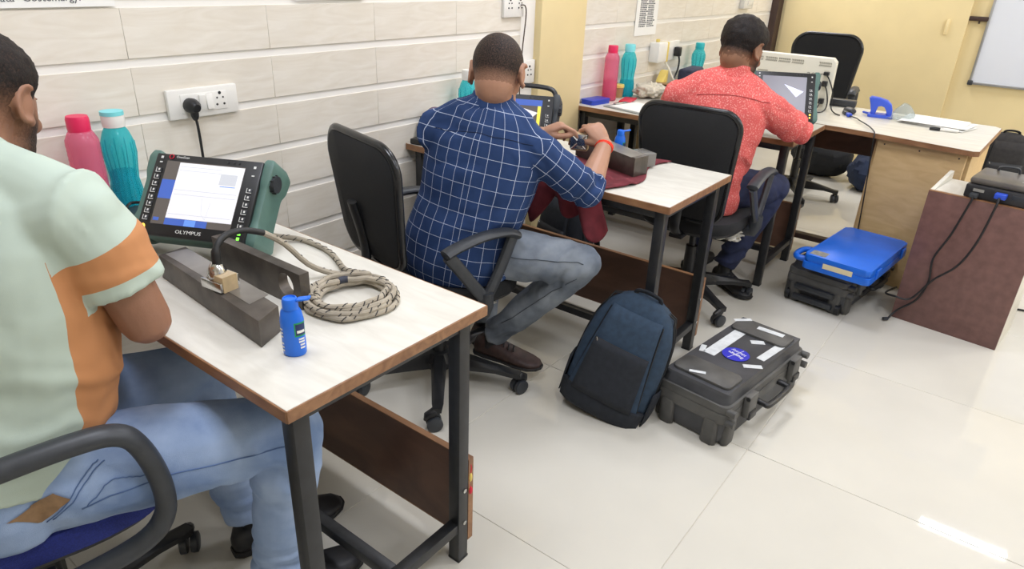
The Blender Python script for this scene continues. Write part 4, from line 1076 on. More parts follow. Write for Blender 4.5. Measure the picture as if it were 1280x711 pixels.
# ------------------------------------------------------------------ flaw detectors
def detector(label, loc, ang, tilt, housing, W=0.30, H=0.212, D=0.085, screen='white', handle=False, name_print=True):
    """local X to the viewer's right, Z up the face, -Y towards the viewer; leaned back by tilt"""
    t = thing('flaw_detector', label, 'instrument', V(loc)+V((0, 0, 0.004)), ang)
    T = M.Translation((0, 0, 0.004)) @ M.Rotation(-tilt, 4, 'X')
    R = T.to_3x3()
    def p(x, y, z): return T @ V((x, y, z))
    def bx(mb, x, y, z, sx, sy, sz, bev=0.0): return mb.box(p(x, y, z), (sx, sy, sz), rot=R, bev=bev)
    mb = MB()
    bx(mb, 0, D/2+0.004, H/2, W-0.004, D, H-0.006, 0.012)
    mb.build('housing', housing, t)
    for s in (-1, 1):
        mb = MB(); x = s*(W/2+0.002)
        prof = []
        for z, wd, y0, y1 in ((-0.004, 0.018, 0.0, D*0.9), (0.01, 0.030, -0.006, D+0.012), (0.045, 0.026, -0.006, D+0.008), (0.06, 0.020, -0.003, D), (H-0.07, 0.020, -0.003, D), (H-0.05, 0.028, -0.007, D+0.01), (H-0.01, 0.032, -0.007, D+0.014), (H+0.008, 0.02, -0.002, D*0.9)):
            prof.append([p(x-wd/2, y0+0.006, z), p(x+wd/2, y0+0.006, z) if s < 0 else p(x+wd/2, y0+0.006, z), p(x+wd/2, y1, z), p(x-wd/2, y1, z)])
        mb.loft(prof)
        bmesh.ops.bevel(mb.bm, geom=list(mb.bm.edges), offset=0.005, segments=2, affect='EDGES', profile=0.5)
        mb._m(); mb.build('corner_bumper', housing, t)
    mb = MB(); bx(mb, 0, 0.0, H/2-0.002, W-0.014, 0.012, H-0.004, 0.004); mb.build('bezel', m_black, t)
    yf = -0.0063
    sw, sh, sx, sz = W*0.70, H*0.755, -0.004, H*0.515
    sc = MB()
    mats_ = [m_screen_g, m_screen_w, m_screen_b, m_screen_b2, m_screen_l]
    def pane(mi, x0, x1, z0, z1, lift):
        sc.mi = mi; return bx(sc, sx-sw/2+(x0+x1)/2*sw, yf-lift, sz-sh/2+(z0+z1)/2*sh, (x1-x0)*sw, 0.0008, (z1-z0)*sh)
    pane(0, 0, 1, 0, 1, 0)
    if screen == 'white':
        pane(1, 0.17, 0.995, 0.105, 0.985, 0.0005); pane(2, 0, 0.17, 0.40, 0.70, 0.0005)
        pane(2, 0.17, 0.70, 0.0, 0.10, 0.0005); pane(3, 0.42, 0.56, 0.0, 0.10, 0.0009); pane(2, 0.02, 0.09, 0.05, 0.1, 0.0005)
        for z in (0.55, 0.48, 0.17, 0.86, 0.92): pane(4, 0.19, 0.97 if z < 0.6 else 0.72, z, z+0.006, 0.0009)
        pane(3, 0.74, 0.93, 0.66, 0.67, 0.0009)
        pane(4, 0.72, 0.93, 0.69, 0.86, 0.0009)
        sc.mi = 4
        for a, b in (((0.56, 0.46), (0.60, 0.20)), ((0.60, 0.20), (0.66, 0.13)), ((0.66, 0.13), (0.68, 0.4))):
            A = p(sx-sw/2+a[0]*sw, yf-0.0009, sz-sh/2+a[1]*sh); B = p(sx-sw/2+b[0]*sw, yf-0.0009, sz-sh/2+b[1]*sh)
            sc.tube([A, B], 0.0005, 5)
    else:
        if screen == 'quad':
            mats_ += [emis('screen_magenta', '#c060c0', 0.5), emis('screen_yellow', '#d8cf50', 0.6), emis('screen_green', '#4a9a78', 0.5)]
            pane(2, 0, 1, 0.86, 1, 0.0005)
            pane(5, 0.47, 0.495, 0.45, 0.86, 0.0006); pane(5, 0.0, 0.49, 0.45, 0.47, 0.0006)
            pane(6, 0.92, 0.98, 0.02, 0.86, 0.0006); pane(7, 0.5, 0.92, 0.43, 0.46, 0.0006); pane(2, 0.0, 0.9, 0.02, 0.08, 0.0006)
            tri = ((0.54, 0.83), (0.74, 0.47), (0.93, 0.70))
        else:
            mats_[0] = emis('screen_mid_grey', '#6a6870', 0.28); mats_[1] = emis('screen_lilac', '#ccd0f2', 0.55)
            mats_ += [emis('screen_amber', '#e0b030', 0.6)]
            tri = ((0.50, 0.78), (0.78, 0.44), (0.94, 0.60))
        sc.mi = 1
        mt = T @ M(((1, 0, 0, 0), (0, 0, 1, yf-0.0012), (0, 1, 0, 0), (0, 0, 0, 1)))
        sc.prism([(sx-sw/2+a*sw, sz-sh/2+b*sh) for a, b in tri], 0.0006, mt)
    sc.build('display', mats_, t, flat=True)
    # keys down both sides
    for s in (-1, 1):
        for k in range(8 if s < 0 else 6):
            mb = MB(); z = H*0.20+k*H*(0.082 if s < 0 else 0.085); x = s*(W/2-0.025)
            bx(mb, x, yf-0.0006, z, 0.013, 0.002, 0.011, 0.0006); o = mb.build('key', m_grey_pl, t)
            mb = MB()
            bx(mb, x-0.0066, yf-0.0018, z, 0.0012, 0.0006, 0.012); bx(mb, x, yf-0.0018, z-0.0058, 0.013, 0.0006, 0.0012); bx(mb, x+0.001, yf-0.0020, z+0.001, 0.004, 0.0006, 0.005)
            mb.build('key_outline', m_white_ink, o, flat=True)
        mb = MB(); bx(mb, s*(W/2-0.025), yf-0.001, H*0.90 if s > 0 else H*0.93, 0.006, 0.001, 0.006); bx(mb, s*(W/2-0.025), yf-0.001, H*0.80 if s > 0 else H*0.87, 0.007, 0.001, 0.003); mb.build('key_outline', m_white_ink, t, flat=True)
    mb = MB(); bx(mb, W/2-0.024, yf-0.001, H*0.12, 0.008, 0.001, 0.008); bx(mb, W/2-0.024, yf-0.001, H*0.06, 0.007, 0.001, 0.007)
    mb.build('status_light', emis('green_led', '#7bf04a', 1.5) if screen == 'white' else emis('amber_led', '#f2c33a', 1.2), t, flat=True)
    mb = MB(); mb.ell(p(-W/2+0.024, yf-0.001, H*0.09), (0.007, 0.002, 0.008), R, 6, 4).build('hazard_mark', emis('amber_led', '#f2c33a', 1.2), t, flat=True)
    mb = MB(); mb.cyl(p(W/2-0.006, 0.026, H*0.78), p(W/2+0.024, 0.026, H*0.78), 0.021, 20).build('dial', m_grey_pl, t)
    mb = MB()
    for k in range(10):
        a = 2*pi*k/10; mb.cyl(p(W/2-0.002, 0.026+0.0215*cos(a), H*0.78+0.0215*sin(a)), p(W/2+0.022, 0.026+0.0215*cos(a), H*0.78+0.0215*sin(a)), 0.0022, 6)
    mb.build('dial_grip', m_black, t)
    mtx = T @ M.Translation((0, yf-0.0006, 0)) @ M.Rotation(pi/2, 4, 'X')
    if name_print:
        text_mesh('maker_print', 'OLYMPUS', 0.0125, mtx @ M.Translation((-0.004, H*0.065, 0)), m_white_ink, t, 0.0003, sx=1.25)
        text_mesh('model_print', 'OmniScan', 0.0085, mtx @ M.Translation((-0.07, H*0.945, 0)), m_white_ink, t, 0.0003)
        rg = [p(-0.101+0.0055*cos(2*pi*j/16), yf-0.0005, H*0.945+0.0055*sin(2*pi*j/16)) for j in range(16)]
        MB().tube(rg, 0.0011, 6, closed=True).build('ring_mark', m_red, t)
    for k in range(3):
        MB().cyl(p(0.052+0.015*k, yf-0.0004, H*0.935), p(0.052+0.015*k, yf-0.0016, H*0.935), 0.0026, 8).build('indicator', m_grey_pl, t)
    # bail at the back, and connectors on top
    mb = MB()
    for s in (-1, 1): mb.tube([p(s*W*0.3, D*0.9, H*0.55), V((s*W*0.3, (D+H*0.5*sin(tilt))*1.15, 0.010-D*sin(tilt)))], 0.006, 8)
    mb.tube([V((-W*0.3, (D+H*0.5*sin(tilt))*1.15, 0.010-D*sin(tilt))), V((W*0.3, (D+H*0.5*sin(tilt))*1.15, 0.010-D*sin(tilt)))], 0.006, 8)
    mb.build('stand_bail', m_black, t)
    if handle:
        hp = smooth_path([p(-W*0.47, D*0.5, H), p(-W*0.40, D*0.5, H+0.032), p(0, D*0.5, H+0.042), p(W*0.40, D*0.5, H+0.034), p(W*0.49, D*0.5, H*0.97), p(W*0.50, D*0.5, H*0.86)])
        MB().tube(hp, 0.011, 10, flat=0.75).build('carry_handle', m_black, t)
    else:
        MB().box(p(-0.02, D*0.55, H+0.004), (W*0.5, 0.03, 0.012), rot=R, bev=0.004).build('top_strip', m_black, t)
    return t
A1 = math.atan2(-0.893, 0.449)
det1 = detector('green-cased flaw detector with a white lit screen on the nearest desk', (0.758, 1.527, DH+0.054), A1, radians(39), m_green_hs, H=0.217)
m_dark_hs = mat('dark_grey_housing', '#3a3f43', 0.5)
det2 = detector('dark-cased flaw detector with a top handle on the middle desk', (2.105, 1.583, DH+0.033), A1, radians(22), m_dark_hs, screen='quad', handle=True)
det3 = detector('green-cased flaw detector with a grey screen before the man in coral', (3.50, 0.985, DH+0.041), radians(-60), radians(28), m_green_hs, H=0.24, screen='grey', name_print=False)

# ------------------------------------------------------------------ nearest desk
def block(label, pts, z0, z1, m, hole=None, cat='block', name='steel_block'):
    c = sum((V((*q, 0)) for q in pts), V((0, 0, 0)))/len(pts)
    t = thing(name, label, cat, (c.x, c.y, z0))
    MB().prism([(x-c.x, y-c.y) for x, y in pts], z1-z0, M.Identity(4), 0.0015).build('block_body', m, t)
    return t
b1 = block('long dark steel test block with a probe on it, nearest desk', [(0.630, 1.060), (0.694, 1.088), (0.735, 1.505), (0.668, 1.50)], DH, DH+0.058, m_steel)
MB().prism([(-0.022, -0.155), (0.028, -0.145), (0.05, 0.20), (-0.001, 0.205)], 0.0008, M.Translation((0, 0, 0.0578))).build('ground_face', m_steel2, b1)
# drilled plate standing on edge
t = thing('drilled_plate', 'tall dark steel plate with a drilled hole, behind the test block', 'plate', (0.778, 1.13, DH))
L_ = 0.33; H_ = 0.083
bm = bmesh.new()
def P2(u, z, y): return bm.verts.new((y, u, z))
NH = 24; hc_ = (0.052, 0.045); hr_ = 0.027
outer = []
for j in range(NH):
    a = 2*pi*(j+0.5)/NH; c, s = cos(a), sin(a)
    # ray to rectangle
    ts = []
    if c > 1e-6: ts.append((L_-hc_[0])/c)
    if c < -1e-6: ts.append((0-hc_[0])/c)
    if s > 1e-6: ts.append((H_-hc_[1])/s)
    if s < -1e-6: ts.append((0-hc_[1])/s)
    q = min(ts); outer.append((hc_[0]+c*q, hc_[1]+s*q))
for cor in ((0, 0), (L_, 0), (L_, H_), (0, H_)):
    k = min(range(NH), key=lambda i: (outer[i][0]-cor[0])**2+(outer[i][1]-cor[1])**2); outer[k] = cor
inner = [(hc_[0]+hr_*cos(2*pi*(j+0.5)/NH), hc_[1]+hr_*sin(2*pi*(j+0.5)/NH)) for j in range(NH)]
rings = [[P2(u, z, y) for u, z in ring] for ring, y in ((outer, 0.0), (inner, 0.0), (inner, 0.024), (outer, 0.024))]
for i in range(4):
    a, b = rings[i], rings[(i+1) % 4]
    for j in range(NH): bm.faces.new((a[j], a[(j+1) % NH], b[(j+1) % NH], b[j]))
mb = MB(); mb.bm.free(); mb.bm = bm
mb.build('plate_body', m_steel, t, ang=30)

# probe with wedge and boot
t = thing('probe', 'small silver angle probe with tan wedge and black cable boot, on the steel block', 'probe', (0.668, 1.245, DH+0.0585), radians(96))
m_tan = mat('tan_resin', '#b9a37e', 0.35, var=0.1, scale=50)
MB().prism([(-0.032, 0.0), (0.032, 0.0), (0.032, 0.012), (-0.006, 0.034), (-0.032, 0.034)], 0.036, M.Translation((0, 0.018, 0)) @ M.Rotation(pi/2, 4, 'X'), 0.0015).build('wedge', m_tan, t)
mb = MB(); mb.box((-0.004, -0.021, 0.017), (0.05, 0.006, 0.026), bev=0.001).box((0.012, 0.0, 0.020), (0.04, 0.034, 0.016), rot=ry(0.55), bev=0.003).box((0.0, 0.021, 0.012), (0.062, 0.006, 0.02), bev=0.001)
mb.build('clamp_plate', m_chrome, t)
mb = MB(); mb.lathe([(0.0, 0.0), (0.017, 0.0), (0.019, 0.006), (0.019, 0.016), (0.013, 0.028), (0.009, 0.032), (0.0, 0.032)], (0.004, 0.002, 0.022), 18).build('transducer', m_chrome, t)
for x in (-0.018, -0.004, 0.012): MB().cyl((x, -0.022, 0.018), (x, -0.028, 0.018), 0.005, 10).build('screw', mat('brass', '#b08d4a', 0.3, metal=0.9), t)
m_braid = mat('braided_sleeve', '#aaa08e', 0.85, var=0.15, scale=30, bump=0.5, bscale=900)
m_fleck = mat('dark_fleck', '#3c3a38', 0.85)
t = thing('probe_cable', 'braided grey cable coiled on the nearest desk, running to the probe', 'cable', (0.874, 1.085, DH))
Rr = lambda p: V(p)-V((0.874, 1.085, DH))
boot = smooth_path([Rr((0.667, 1.247, DH+0.105)), Rr((0.672, 1.250, DH+0.142)), Rr((0.70, 1.258, DH+0.160)), Rr((0.745, 1.262, DH+0.158)), Rr((0.79, 1.262, DH+0.140))])
MB().tube(boot, [0.0095]*6+[0.007]*(len(boot)-6), 10).build('cable_boot', m_cable, t)
path = [(0.79, 1.262, DH+0.140), (0.84, 1.265, DH+0.10), (0.885, 1.245, DH+0.04), (0.93, 1.222, DH+0.010), (0.955, 1.185, DH+0.008), (0.958, 1.12, DH+0.007)]
random.seed(3)
turns = 5; n_t = 18*turns
a0 = math.atan2(1.12-1.085, 0.958-0.874)
for j in range(1, n_t+1):
    q = j/18; a = a0-2*pi*q
    r = 0.088+0.011*sin(q*2.4+1)-0.007*(q % 2)+0.004*random.uniform(-1, 1)
    path.append((0.874+r*cos(a)*1.05, 1.085+r*sin(a)*1.0, DH+0.006+0.0048*q+0.0015*sin(a*2+q)))
path += [(0.955, 1.15, DH+0.024), (0.962, 1.21, DH+0.012), (1.0, 1.29, DH+0.006), (1.02, 1.36, DH+0.006), (1.02, 1.45, DH+0.008), (0.985, 1.49, DH+0.015), (0.95, 1.50, DH+0.03), (0.925, 1.495, DH+0.05)]
sp = smooth_path([Rr(p) for p in path], 3)
MB().tube(sp, 0.0068, 8).build('braided_sleeve', m_braid, t)
mb = MB(); acc = 0
for i in range(1, len(sp)-1):
    acc += (sp[i]-sp[i-1]).length
    if acc > 0.016:
        acc = 0; tg = (sp[i+1]-sp[i-1]).normalized(); x, y, z = frame(tg)
        a = random.uniform(-1.2, 1.2)
        pts = [sp[i]+tg*(-0.005+0.0034*k)+(x*sin(a+0.55*k)+y*cos(a+0.55*k))*0.0068 for k in range(4)]
        mb.tube(pts, 0.0013, 5)
fl = mb.build('dark_flecks', m_fleck, t); fl['kind'] = 'stuff'
i0 = int(len(sp)*0.72); MB().tube(sp[i0:i0+4], 0.0082, 10).build('cable_collar', mat('navy_tape', '#2b2f3d', 0.6), t)

def squeeze_bottle(label, loc, rot=0.0):
    t = thing('squeeze_bottle', label, 'bottle', loc, rot); t.scale = (0.95, 0.95, 0.93)
    MB().lathe([(0.0, 0.0), (0.018, 0.0), (0.0205, 0.004), (0.021, 0.02), (0.0205, 0.055), (0.021, 0.078), (0.018, 0.098), (0.013, 0.108), (0.0, 0.108)], n=28, sx=1.12, sy=0.86).build('bottle_body', m_blue_pl, t)
    c = MB().lathe([(0.0, 0.105), (0.0155, 0.105), (0.0155, 0.122), (0.0135, 0.127), (0.011, 0.128), (0.010, 0.125), (0.0, 0.125)], n=24).build('bottle_cap', m_blue_pl, t)
    MB().box((0.026, 0, 0.1255), (0.024, 0.017, 0.004), rot=ry(-0.15), bev=0.0015).box((0.036, 0, 0.1275), (0.008, 0.014, 0.005), rot=ry(-0.35), bev=0.0015).build('flip_lid', m_blue_pl, c)
    # label on the front, wrapped to the oval body
    def patch(name, a0, a1, z0, z1, m, lift):
        mb = MB(); n = 10; rows = []
        for z in (z0, z1): rows.append([V(((0.0208+lift)*1.12*cos(a0+(a1-a0)*k/n), (0.0208+lift)*0.86*sin(a0+(a1-a0)*k/n), z)) for k in range(n+1)])
        for k in range(n): mb.quad(rows[0][k], rows[0][k+1], rows[1][k+1], rows[1][k])
        return mb.build(name, m, t, ang=0)
    patch('label_border', -1.25, -0.1, 0.047, 0.078, mat('leaf_green', '#23a05a', 0.5), 0.0006)
    patch('label_field', -1.15, -0.2, 0.050, 0.075, mat('label_navy', '#20305f', 0.5), 0.0010)
    patch('label_stroke', -1.05, -0.3, 0.055, 0.061, m_white_ink, 0.0014)
    for z in (0.041, 0.035, 0.028, 0.021): patch('label_print', -0.95+0.1*(z < 0.03), -0.35, z-0.0022, z+0.0018, m_white_ink, 0.0007)
    for z in (0.062, 0.054, 0.046, 0.030, 0.022, 0.014): patch('back_print', -2.75, -2.30, z-0.002, z+0.002, m_white_ink, 0.0007)
    return t
squeeze_bottle('blue squeeze bottle with open flip lid, on the nearest desk beside the coil', (0.660, 0.996, DH), radians(-50))
squeeze_bottle('blue squeeze bottle behind the red wristband, on the middle desk', (2.395, 1.272, DH), radians(-45))

def water_bottle(label, loc, body, cap, r=0.036, h=0.245, style='wave', fill=0.45, cap_ring=None, group=None):
    t = thing('water_bottle', label, 'bottle', loc, random.uniform(0, 6), group)
    hb = h-0.035
    if style == 'wave':
        prof = [(0, 0.0), (r*0.86, 0.0), (r*0.98, 0.006), (r, 0.03), (r*0.93, hb*0.30), (r*0.82, hb*0.42), (r*0.90, hb*0.55), (r*1.0, hb*0.70), (r*0.97, hb*0.82), (r*0.78, hb*0.92), (r*0.60, hb*0.97), (r*0.58, hb), (0, hb)]
    else:
        prof = [(0, 0), (r*0.9, 0), (r, 0.008), (r, hb*0.62)]
        for k in range(5):
            z = hb*(0.64+0.045*k); prof += [(r*0.975, z), (r*1.0, z+hb*0.022)]
        prof += [(r*0.97, hb*0.9), (r*0.75, hb*0.97), (r*0.62, hb), (0, hb)]
    o = MB().lathe(prof, n=30).build('bottle_body', body, t, ang=0)
    if fill:
        pr = [(0, 0.003)]+[(rr*0.93, max(0.004, z)) for rr, z in prof if 0 < z < hb*fill and rr > 0]; pr += [(pr[-1][0], hb*fill), (0, hb*fill)]
        MB().lathe(pr, n=24).build('water', m_water if 'teal' in body.name else body, o, ang=0)
    if style == 'wave':
        mb = MB()
        for k in range(10):
            a = 2*pi*k/10
            mb.tube([V((cos(a)*rr*1.005, sin(a)*rr*1.005, z)) for rr, z in prof[3:9]], 0.0016, 5)
        mb.build('moulded_ribs', body, o, ang=0)
    c = MB().lathe([(0, hb-0.006), (r*0.66, hb-0.006), (r*0.68, hb+0.004), (r*0.68, h-0.008), (r*0.62, h), (0, h)], n=26).build('bottle_cap', cap, t)
    if cap_ring: MB().lathe([(0, h-0.010), (r*0.695, h-0.010), (r*0.69, h+0.0005), (r*0.5, h+0.001), (0, h+0.001)], n=26).build('cap_ring', cap_ring, c)
    return t
water_bottle('pink ribbed bottle with a red-pink cap beside the nearest man', (0.735, 1.955, DH), m_pink_clear, m_pink_cap, 0.040, 0.295, 'ring', 0)
MB().box((0.034, -0.018, 0.283), (0.016, 0.012, 0.012), bev=0.003).build('cap_tab', m_pink_cap, bpy.data.objects['water_bottle'])
water_bottle('teal bottle with a white cap, left of the green flaw detector', (0.830, 1.975, DH), m_teal_clear, m_plastic_w, 0.042, 0.292, 'wave', 0.5, m_ltteal)
water_bottle('teal bottle with a white cap behind the shoulder in navy check', (2.295, 1.975, DH), m_teal_clear, m_plastic_w, 0.040, 0.275, 'wave', 0.4)
water_bottle('tall pink bottle with a red cap at the pilaster end of the far desk', (3.545, 1.985, DH), m_pink_clear, m_pink_cap, 0.041, 0.30, 'straight', 0.42)
water_bottle('tall teal bottle with a pale cap right of the tall pink bottle', (3.745, 1.985, DH), m_teal_clear, m_ltteal, 0.045, 0.295, 'wave', 0.35)
water_bottle('teal bottle with a teal cap half hidden by the coral shoulder', (4.72, 1.97, DH), m_teal_clear, m_teal_cap, 0.045, 0.25, 'wave', 0.3)

t = thing('battery_charger', 'small dark grey box behind the nearest man beside the teal bottle', 'charger', (0.80, 1.855, DH), radians(10))
MB().box((0, 0, 0.022), (0.07, 0.12, 0.044), bev=0.006).build('charger_body', mat('dark_teal_plastic', '#2c3d42', 0.5), t)
MB().tube(smooth_path([(0.0, -0.05, 0.05), (0.03, 0.0, 0.058), (0.02, 0.06, 0.052), (-0.02, 0.03, 0.05)]), 0.004, 8).build('lead', m_cable, t)

# ------------------------------------------------------------------ middle desk
t = thing('pouch', 'open black case on the wall end of the middle desk', 'case', (2.03, 1.985, DH), radians(10))
mb = MB(); mb.box((0, 0, 0.012), (0.075, 0.09, 0.024), bev=0.006).build('case_base', m_black, t)
MB().box((0.03, 0.0, 0.06), (0.012, 0.09, 0.09), rot=ry(0.35), bev=0.005).build('case_lid', m_black, t)
t = thing('gadget', 'purple and black gadget on the case behind the navy check shoulder', 'gadget', (2.105, 1.99, DH), radians(20))
MB().box((0, 0, 0.05), (0.05, 0.06, 0.10), bev=0.012).build('gadget_body', m_black, t)
MB().ell((0, 0, 0.115), (0.03, 0.035, 0.026)).build('gadget_top', mat('dusty_purple', '#6a5468', 0.6), t)
b2 = block('long grey steel test block lying on the maroon cloth', [(2.195, 1.098), (2.268, 1.082), (2.40, 1.375), (2.31, 1.42)], DH+0.0065, DH+0.0765, m_steel)
MB().prism([(-0.10, -0.13), (-0.028, -0.148), (0.105, 0.122), (0.028, 0.155)], 0.0008, M.Translation((0, 0, 0.0698))).build('ground_face', m_steel2, b2)
t = thing('guide_block', 'small scuffed clear block beside the grey steel test block', 'block', (2.375, 1.16, DH+0.0065), radians(-25))
MB().box((0, 0, 0.026), (0.07, 0.085, 0.052), bev=0.003).build('block_body', clear('smoky_acrylic', '#a9a6a0', 0.5), t)
# probe held by the man
t = thing('probe', 'small silver probe held between both hands over the middle desk', 'probe', (2.078, 1.262, 0.878), radians(20))
t.scale = (1.2, 1.2, 1.2)
MB().box((0, 0, 0.0), (0.034, 0.05, 0.05), bev=0.003).build('wedge', m_tan, t)
MB().box((-0.02, 0, 0.004), (0.008, 0.05, 0.044), bev=0.002).build('clamp_plate', m_chrome, t)
MB().cyl((-0.024, -0.008, 0.004), (-0.03, -0.008, 0.004), 0.012, 16).build('transducer', m_chrome, t)
MB().tube([(-0.0255, -0.022, -0.016), (-0.027, 0.02, 0.022)], 0.003, 6).tube([(-0.0255, 0.02, -0.018), (-0.027, -0.022, 0.024)], 0.003, 6).build('spring_clip', m_chrome, t)

def cloth(name, label, fn, nu, nv, m, loc, cat='cloth', th=0.003):
    mb = MB(); g_ = [[V(fn(i/nu, j/nv)) for j in range(nv+1)] for i in range(nu+1)]
    vs = [[mb.bm.verts.new(p-V(loc)) for p in row] for row in g_]
    for i in range(nu):
        for j in range(nv): mb.bm.faces.new((vs[i][j], vs[i+1][j], vs[i+1][j+1], vs[i][j+1]))
    mb._m(); t = thing(name, label, cat, loc)
    o = mb.build('fabric', m, t, ang=0)
    so = o.modifiers.new('thick', 'SOLIDIFY'); so.thickness = th; so.offset = 1
    return t
XE = DX[1]
def drape(u, v):
    """u across the desk from the hanging hem (0) to the far edge (1); v along the desk"""
    y = 1.085+0.38*v+0.02*sin(u*9)
    hang = 0.12+0.035*sin(v*9+0.6)+0.03*sin(v*21)
    Lh = hang; Lt = 0.30+0.22*(1-v)+0.02*sin(v*14)
    s = u*(Lh+Lt)
    if s < Lh:
        d = Lh-s; k = min(1, d/0.05)
        return (XE-0.008-0.006*k+0.018*k*sin(v*24+1.2)*min(1, d/0.1)-0.02*k*max(0, sin(v*11))-0.012*k*abs(noise.noise(V((v*14, d*10, 1)))), y-0.05*(d/0.18)*(0.5-v), DH+0.006-d)
    d = s-Lh
    z = DH+0.0035+0.022*max(0, noise.noise(V((d*14, v*8, 2.2)))+0.3*noise.noise(V((d*40, v*22, 5))))*min(1, d/0.03)
    # lie flat under the block
    q = (V((XE+d, y))-V((2.285, 1.25))); 
    if abs(q.x) < 0.16 and abs(q.y) < 0.2: z = DH+0.0005
    return (XE-0.002+d, y-0.02*sin(d*12), z+0.0025)
cloth('cleaning_cloth', 'maroon cloth under the steel block, hanging over the desk edge', drape, 44, 50, m_maroon, (2.1, 1.3, DH))
def drape2(u, v):
    y = 1.50+0.17*v; d = u*(0.40+0.03*sin(v*8))
    return (XE-0.032+0.010*sin(v*19)*min(1, d/0.1)-0.03*d, y+0.02*(u)*sin(v*5), DH+0.006-d)
cloth('cleaning_cloth', 'darker maroon cloth hanging off the middle desk beside the navy checked shirt', drape2, 24, 26, m_maroon_d, (1.96, 1.58, DH-0.3))

# ------------------------------------------------------------------ far desk
t = thing('plastic_box', 'flat blue plastic box at the pilaster end of the far desk', 'box', (3.40, 1.985, DH), radians(-8))
MB().rbox((0, 0, 0.009), (0.155, 0.085, 0.018), 0.01).build('box_base', mat('royal_blue_plastic', '#2443b8', 0.35), t)
MB().rbox((0, 0, 0.022), (0.16, 0.09, 0.010), 0.012).build('box_lid', mat('royal_blue_plastic', '#2443b8', 0.35), t)
t = thing('clipboard', 'grey clipboard with white paper behind the black office chair back', 'clipboard', (3.43, 1.70, DH), radians(-12))
MB().box((0, 0, 0.003), (0.25, 0.36, 0.005), bev=0.001).build('board', mat('grey_board', '#8f9492', 0.5), t)
MB().box((0.008, -0.01, 0.007), (0.225, 0.32, 0.0025)).build('paper', m_paper, t)
MB().box((0.0, 0.165, 0.010), (0.10, 0.022, 0.008), bev=0.003).build('clip', m_chrome, t)
t = thing('packet', 'flat red packet under the tall bottles on the far desk', 'packet', (3.62, 1.90, DH), radians(15))
MB().box((0, 0, 0.004), (0.16, 0.07, 0.008), bev=0.002).build('wrapper', m_red, t)
t = thing('tub', 'tan tub with a pale yellow lid between the pink and teal bottles', 'tub', (3.675, 2.0, DH))
MB().lathe([(0, 0), (0.028, 0), (0.032, 0.06), (0, 0.06)], n=22).build('tub_body', m_cardboard, t)
MB().lathe([(0, 0.058), (0.0345, 0.058), (0.0345, 0.072), (0.032, 0.075), (0, 0.075)], n=22).build('tub_lid', m_yel_pl, t)
def crumple(name, label, cat, loc, rad, m, seed, amp=0.35, part='crumpled_sheet'):
    t = thing(name, label, cat, loc)
    mb = MB(); mb.ell((0, 0, 0), rad, None, 36, 22)
    for v in mb.bm.verts:
        n = v.co.normalized(); q = V((n.x*2.2+seed, n.y*2.2, n.z*2.2))
        k = 1+amp*(abs(noise.noise(q))*1.6-0.3)+amp*0.5*(abs(noise.noise(q*2.7))-0.2)
        v.co *= k
    zmin = min(v.co.z for v in mb.bm.verts)
    for v in mb.bm.verts: v.co.z = max(v.co.z-zmin*0.9, 0.0)
    mb.build(part, m, t, ang=25)
    return t
crumple('rag', 'crumpled cream rag heaped behind the coral shoulder on the far desk', 'rag', (3.83, 1.87, DH), (0.13, 0.08, 0.038), mat('cream_rag', '#c9c0ad', 0.9, var=0.2, scale=30), 3.0)
crumple('plastic_bag', 'crumpled grey plastic bag beside the cream rag', 'bag', (3.83, 1.70, DH), (0.09, 0.07, 0.03), mat('grey_film', '#8e9298', 0.3, var=0.3, scale=25), 11.0)
t = thing('carton', 'flat brown cardboard piece leaning by the wall on the far desk', 'carton', (4.15, 1.945, DH), radians(12))
MB().box((0, 0, 0.015), (0.22, 0.13, 0.03), bev=0.003).box((-0.06, -0.03, 0.042), (0.11, 0.10, 0.012), rot=ry(0.25), bev=0.001).build('carton_body', m_cardboard, t)
t = thing('wedge_block', 'yellow plastic wedge leaning on the carton below the wall socket', 'wedge', (4.22, 1.99, DH+0.03), radians(10))
MB().prism([(-0.06, 0), (0.06, 0), (0.06, 0.075), (0.03, 0.07)], 0.05, M.Translation((0, 0.025, 0)) @ M.Rotation(pi/2, 4, 'X'), 0.004).build('wedge_body', m_yel_pl, t)
t = thing('zip_case', 'dark navy zip case standing behind the coral shoulder', 'case', (4.50, 1.915, DH), radians(6))
MB().box((0, 0, 0.055), (0.26, 0.10, 0.11), bev=0.02, seg=3).build('case_body', mat('navy_fabric', '#2c2f44', 0.8, var=0.15, scale=60), t)
MB().tube([(-0.12, -0.051, 0.08), (0.12, -0.051, 0.08)], 0.003, 6).build('zip', m_black, t)
t = thing('detector_cable', 'black cable curling on the far desk beside the coral elbow', 'cable', (3.5, 0.92, DH))
MB().tube(smooth_path([(0.18, 0.14, 0.006), (0.10, 0.05, 0.005), (0.06, -0.03, 0.005), (0.10, -0.055, 0.005), (0.17, -0.035, 0.005), (0.21, 0.02, 0.006), (0.19, 0.10, 0.006)]), 0.0045, 8).build('cable_sleeve', m_cable, t)

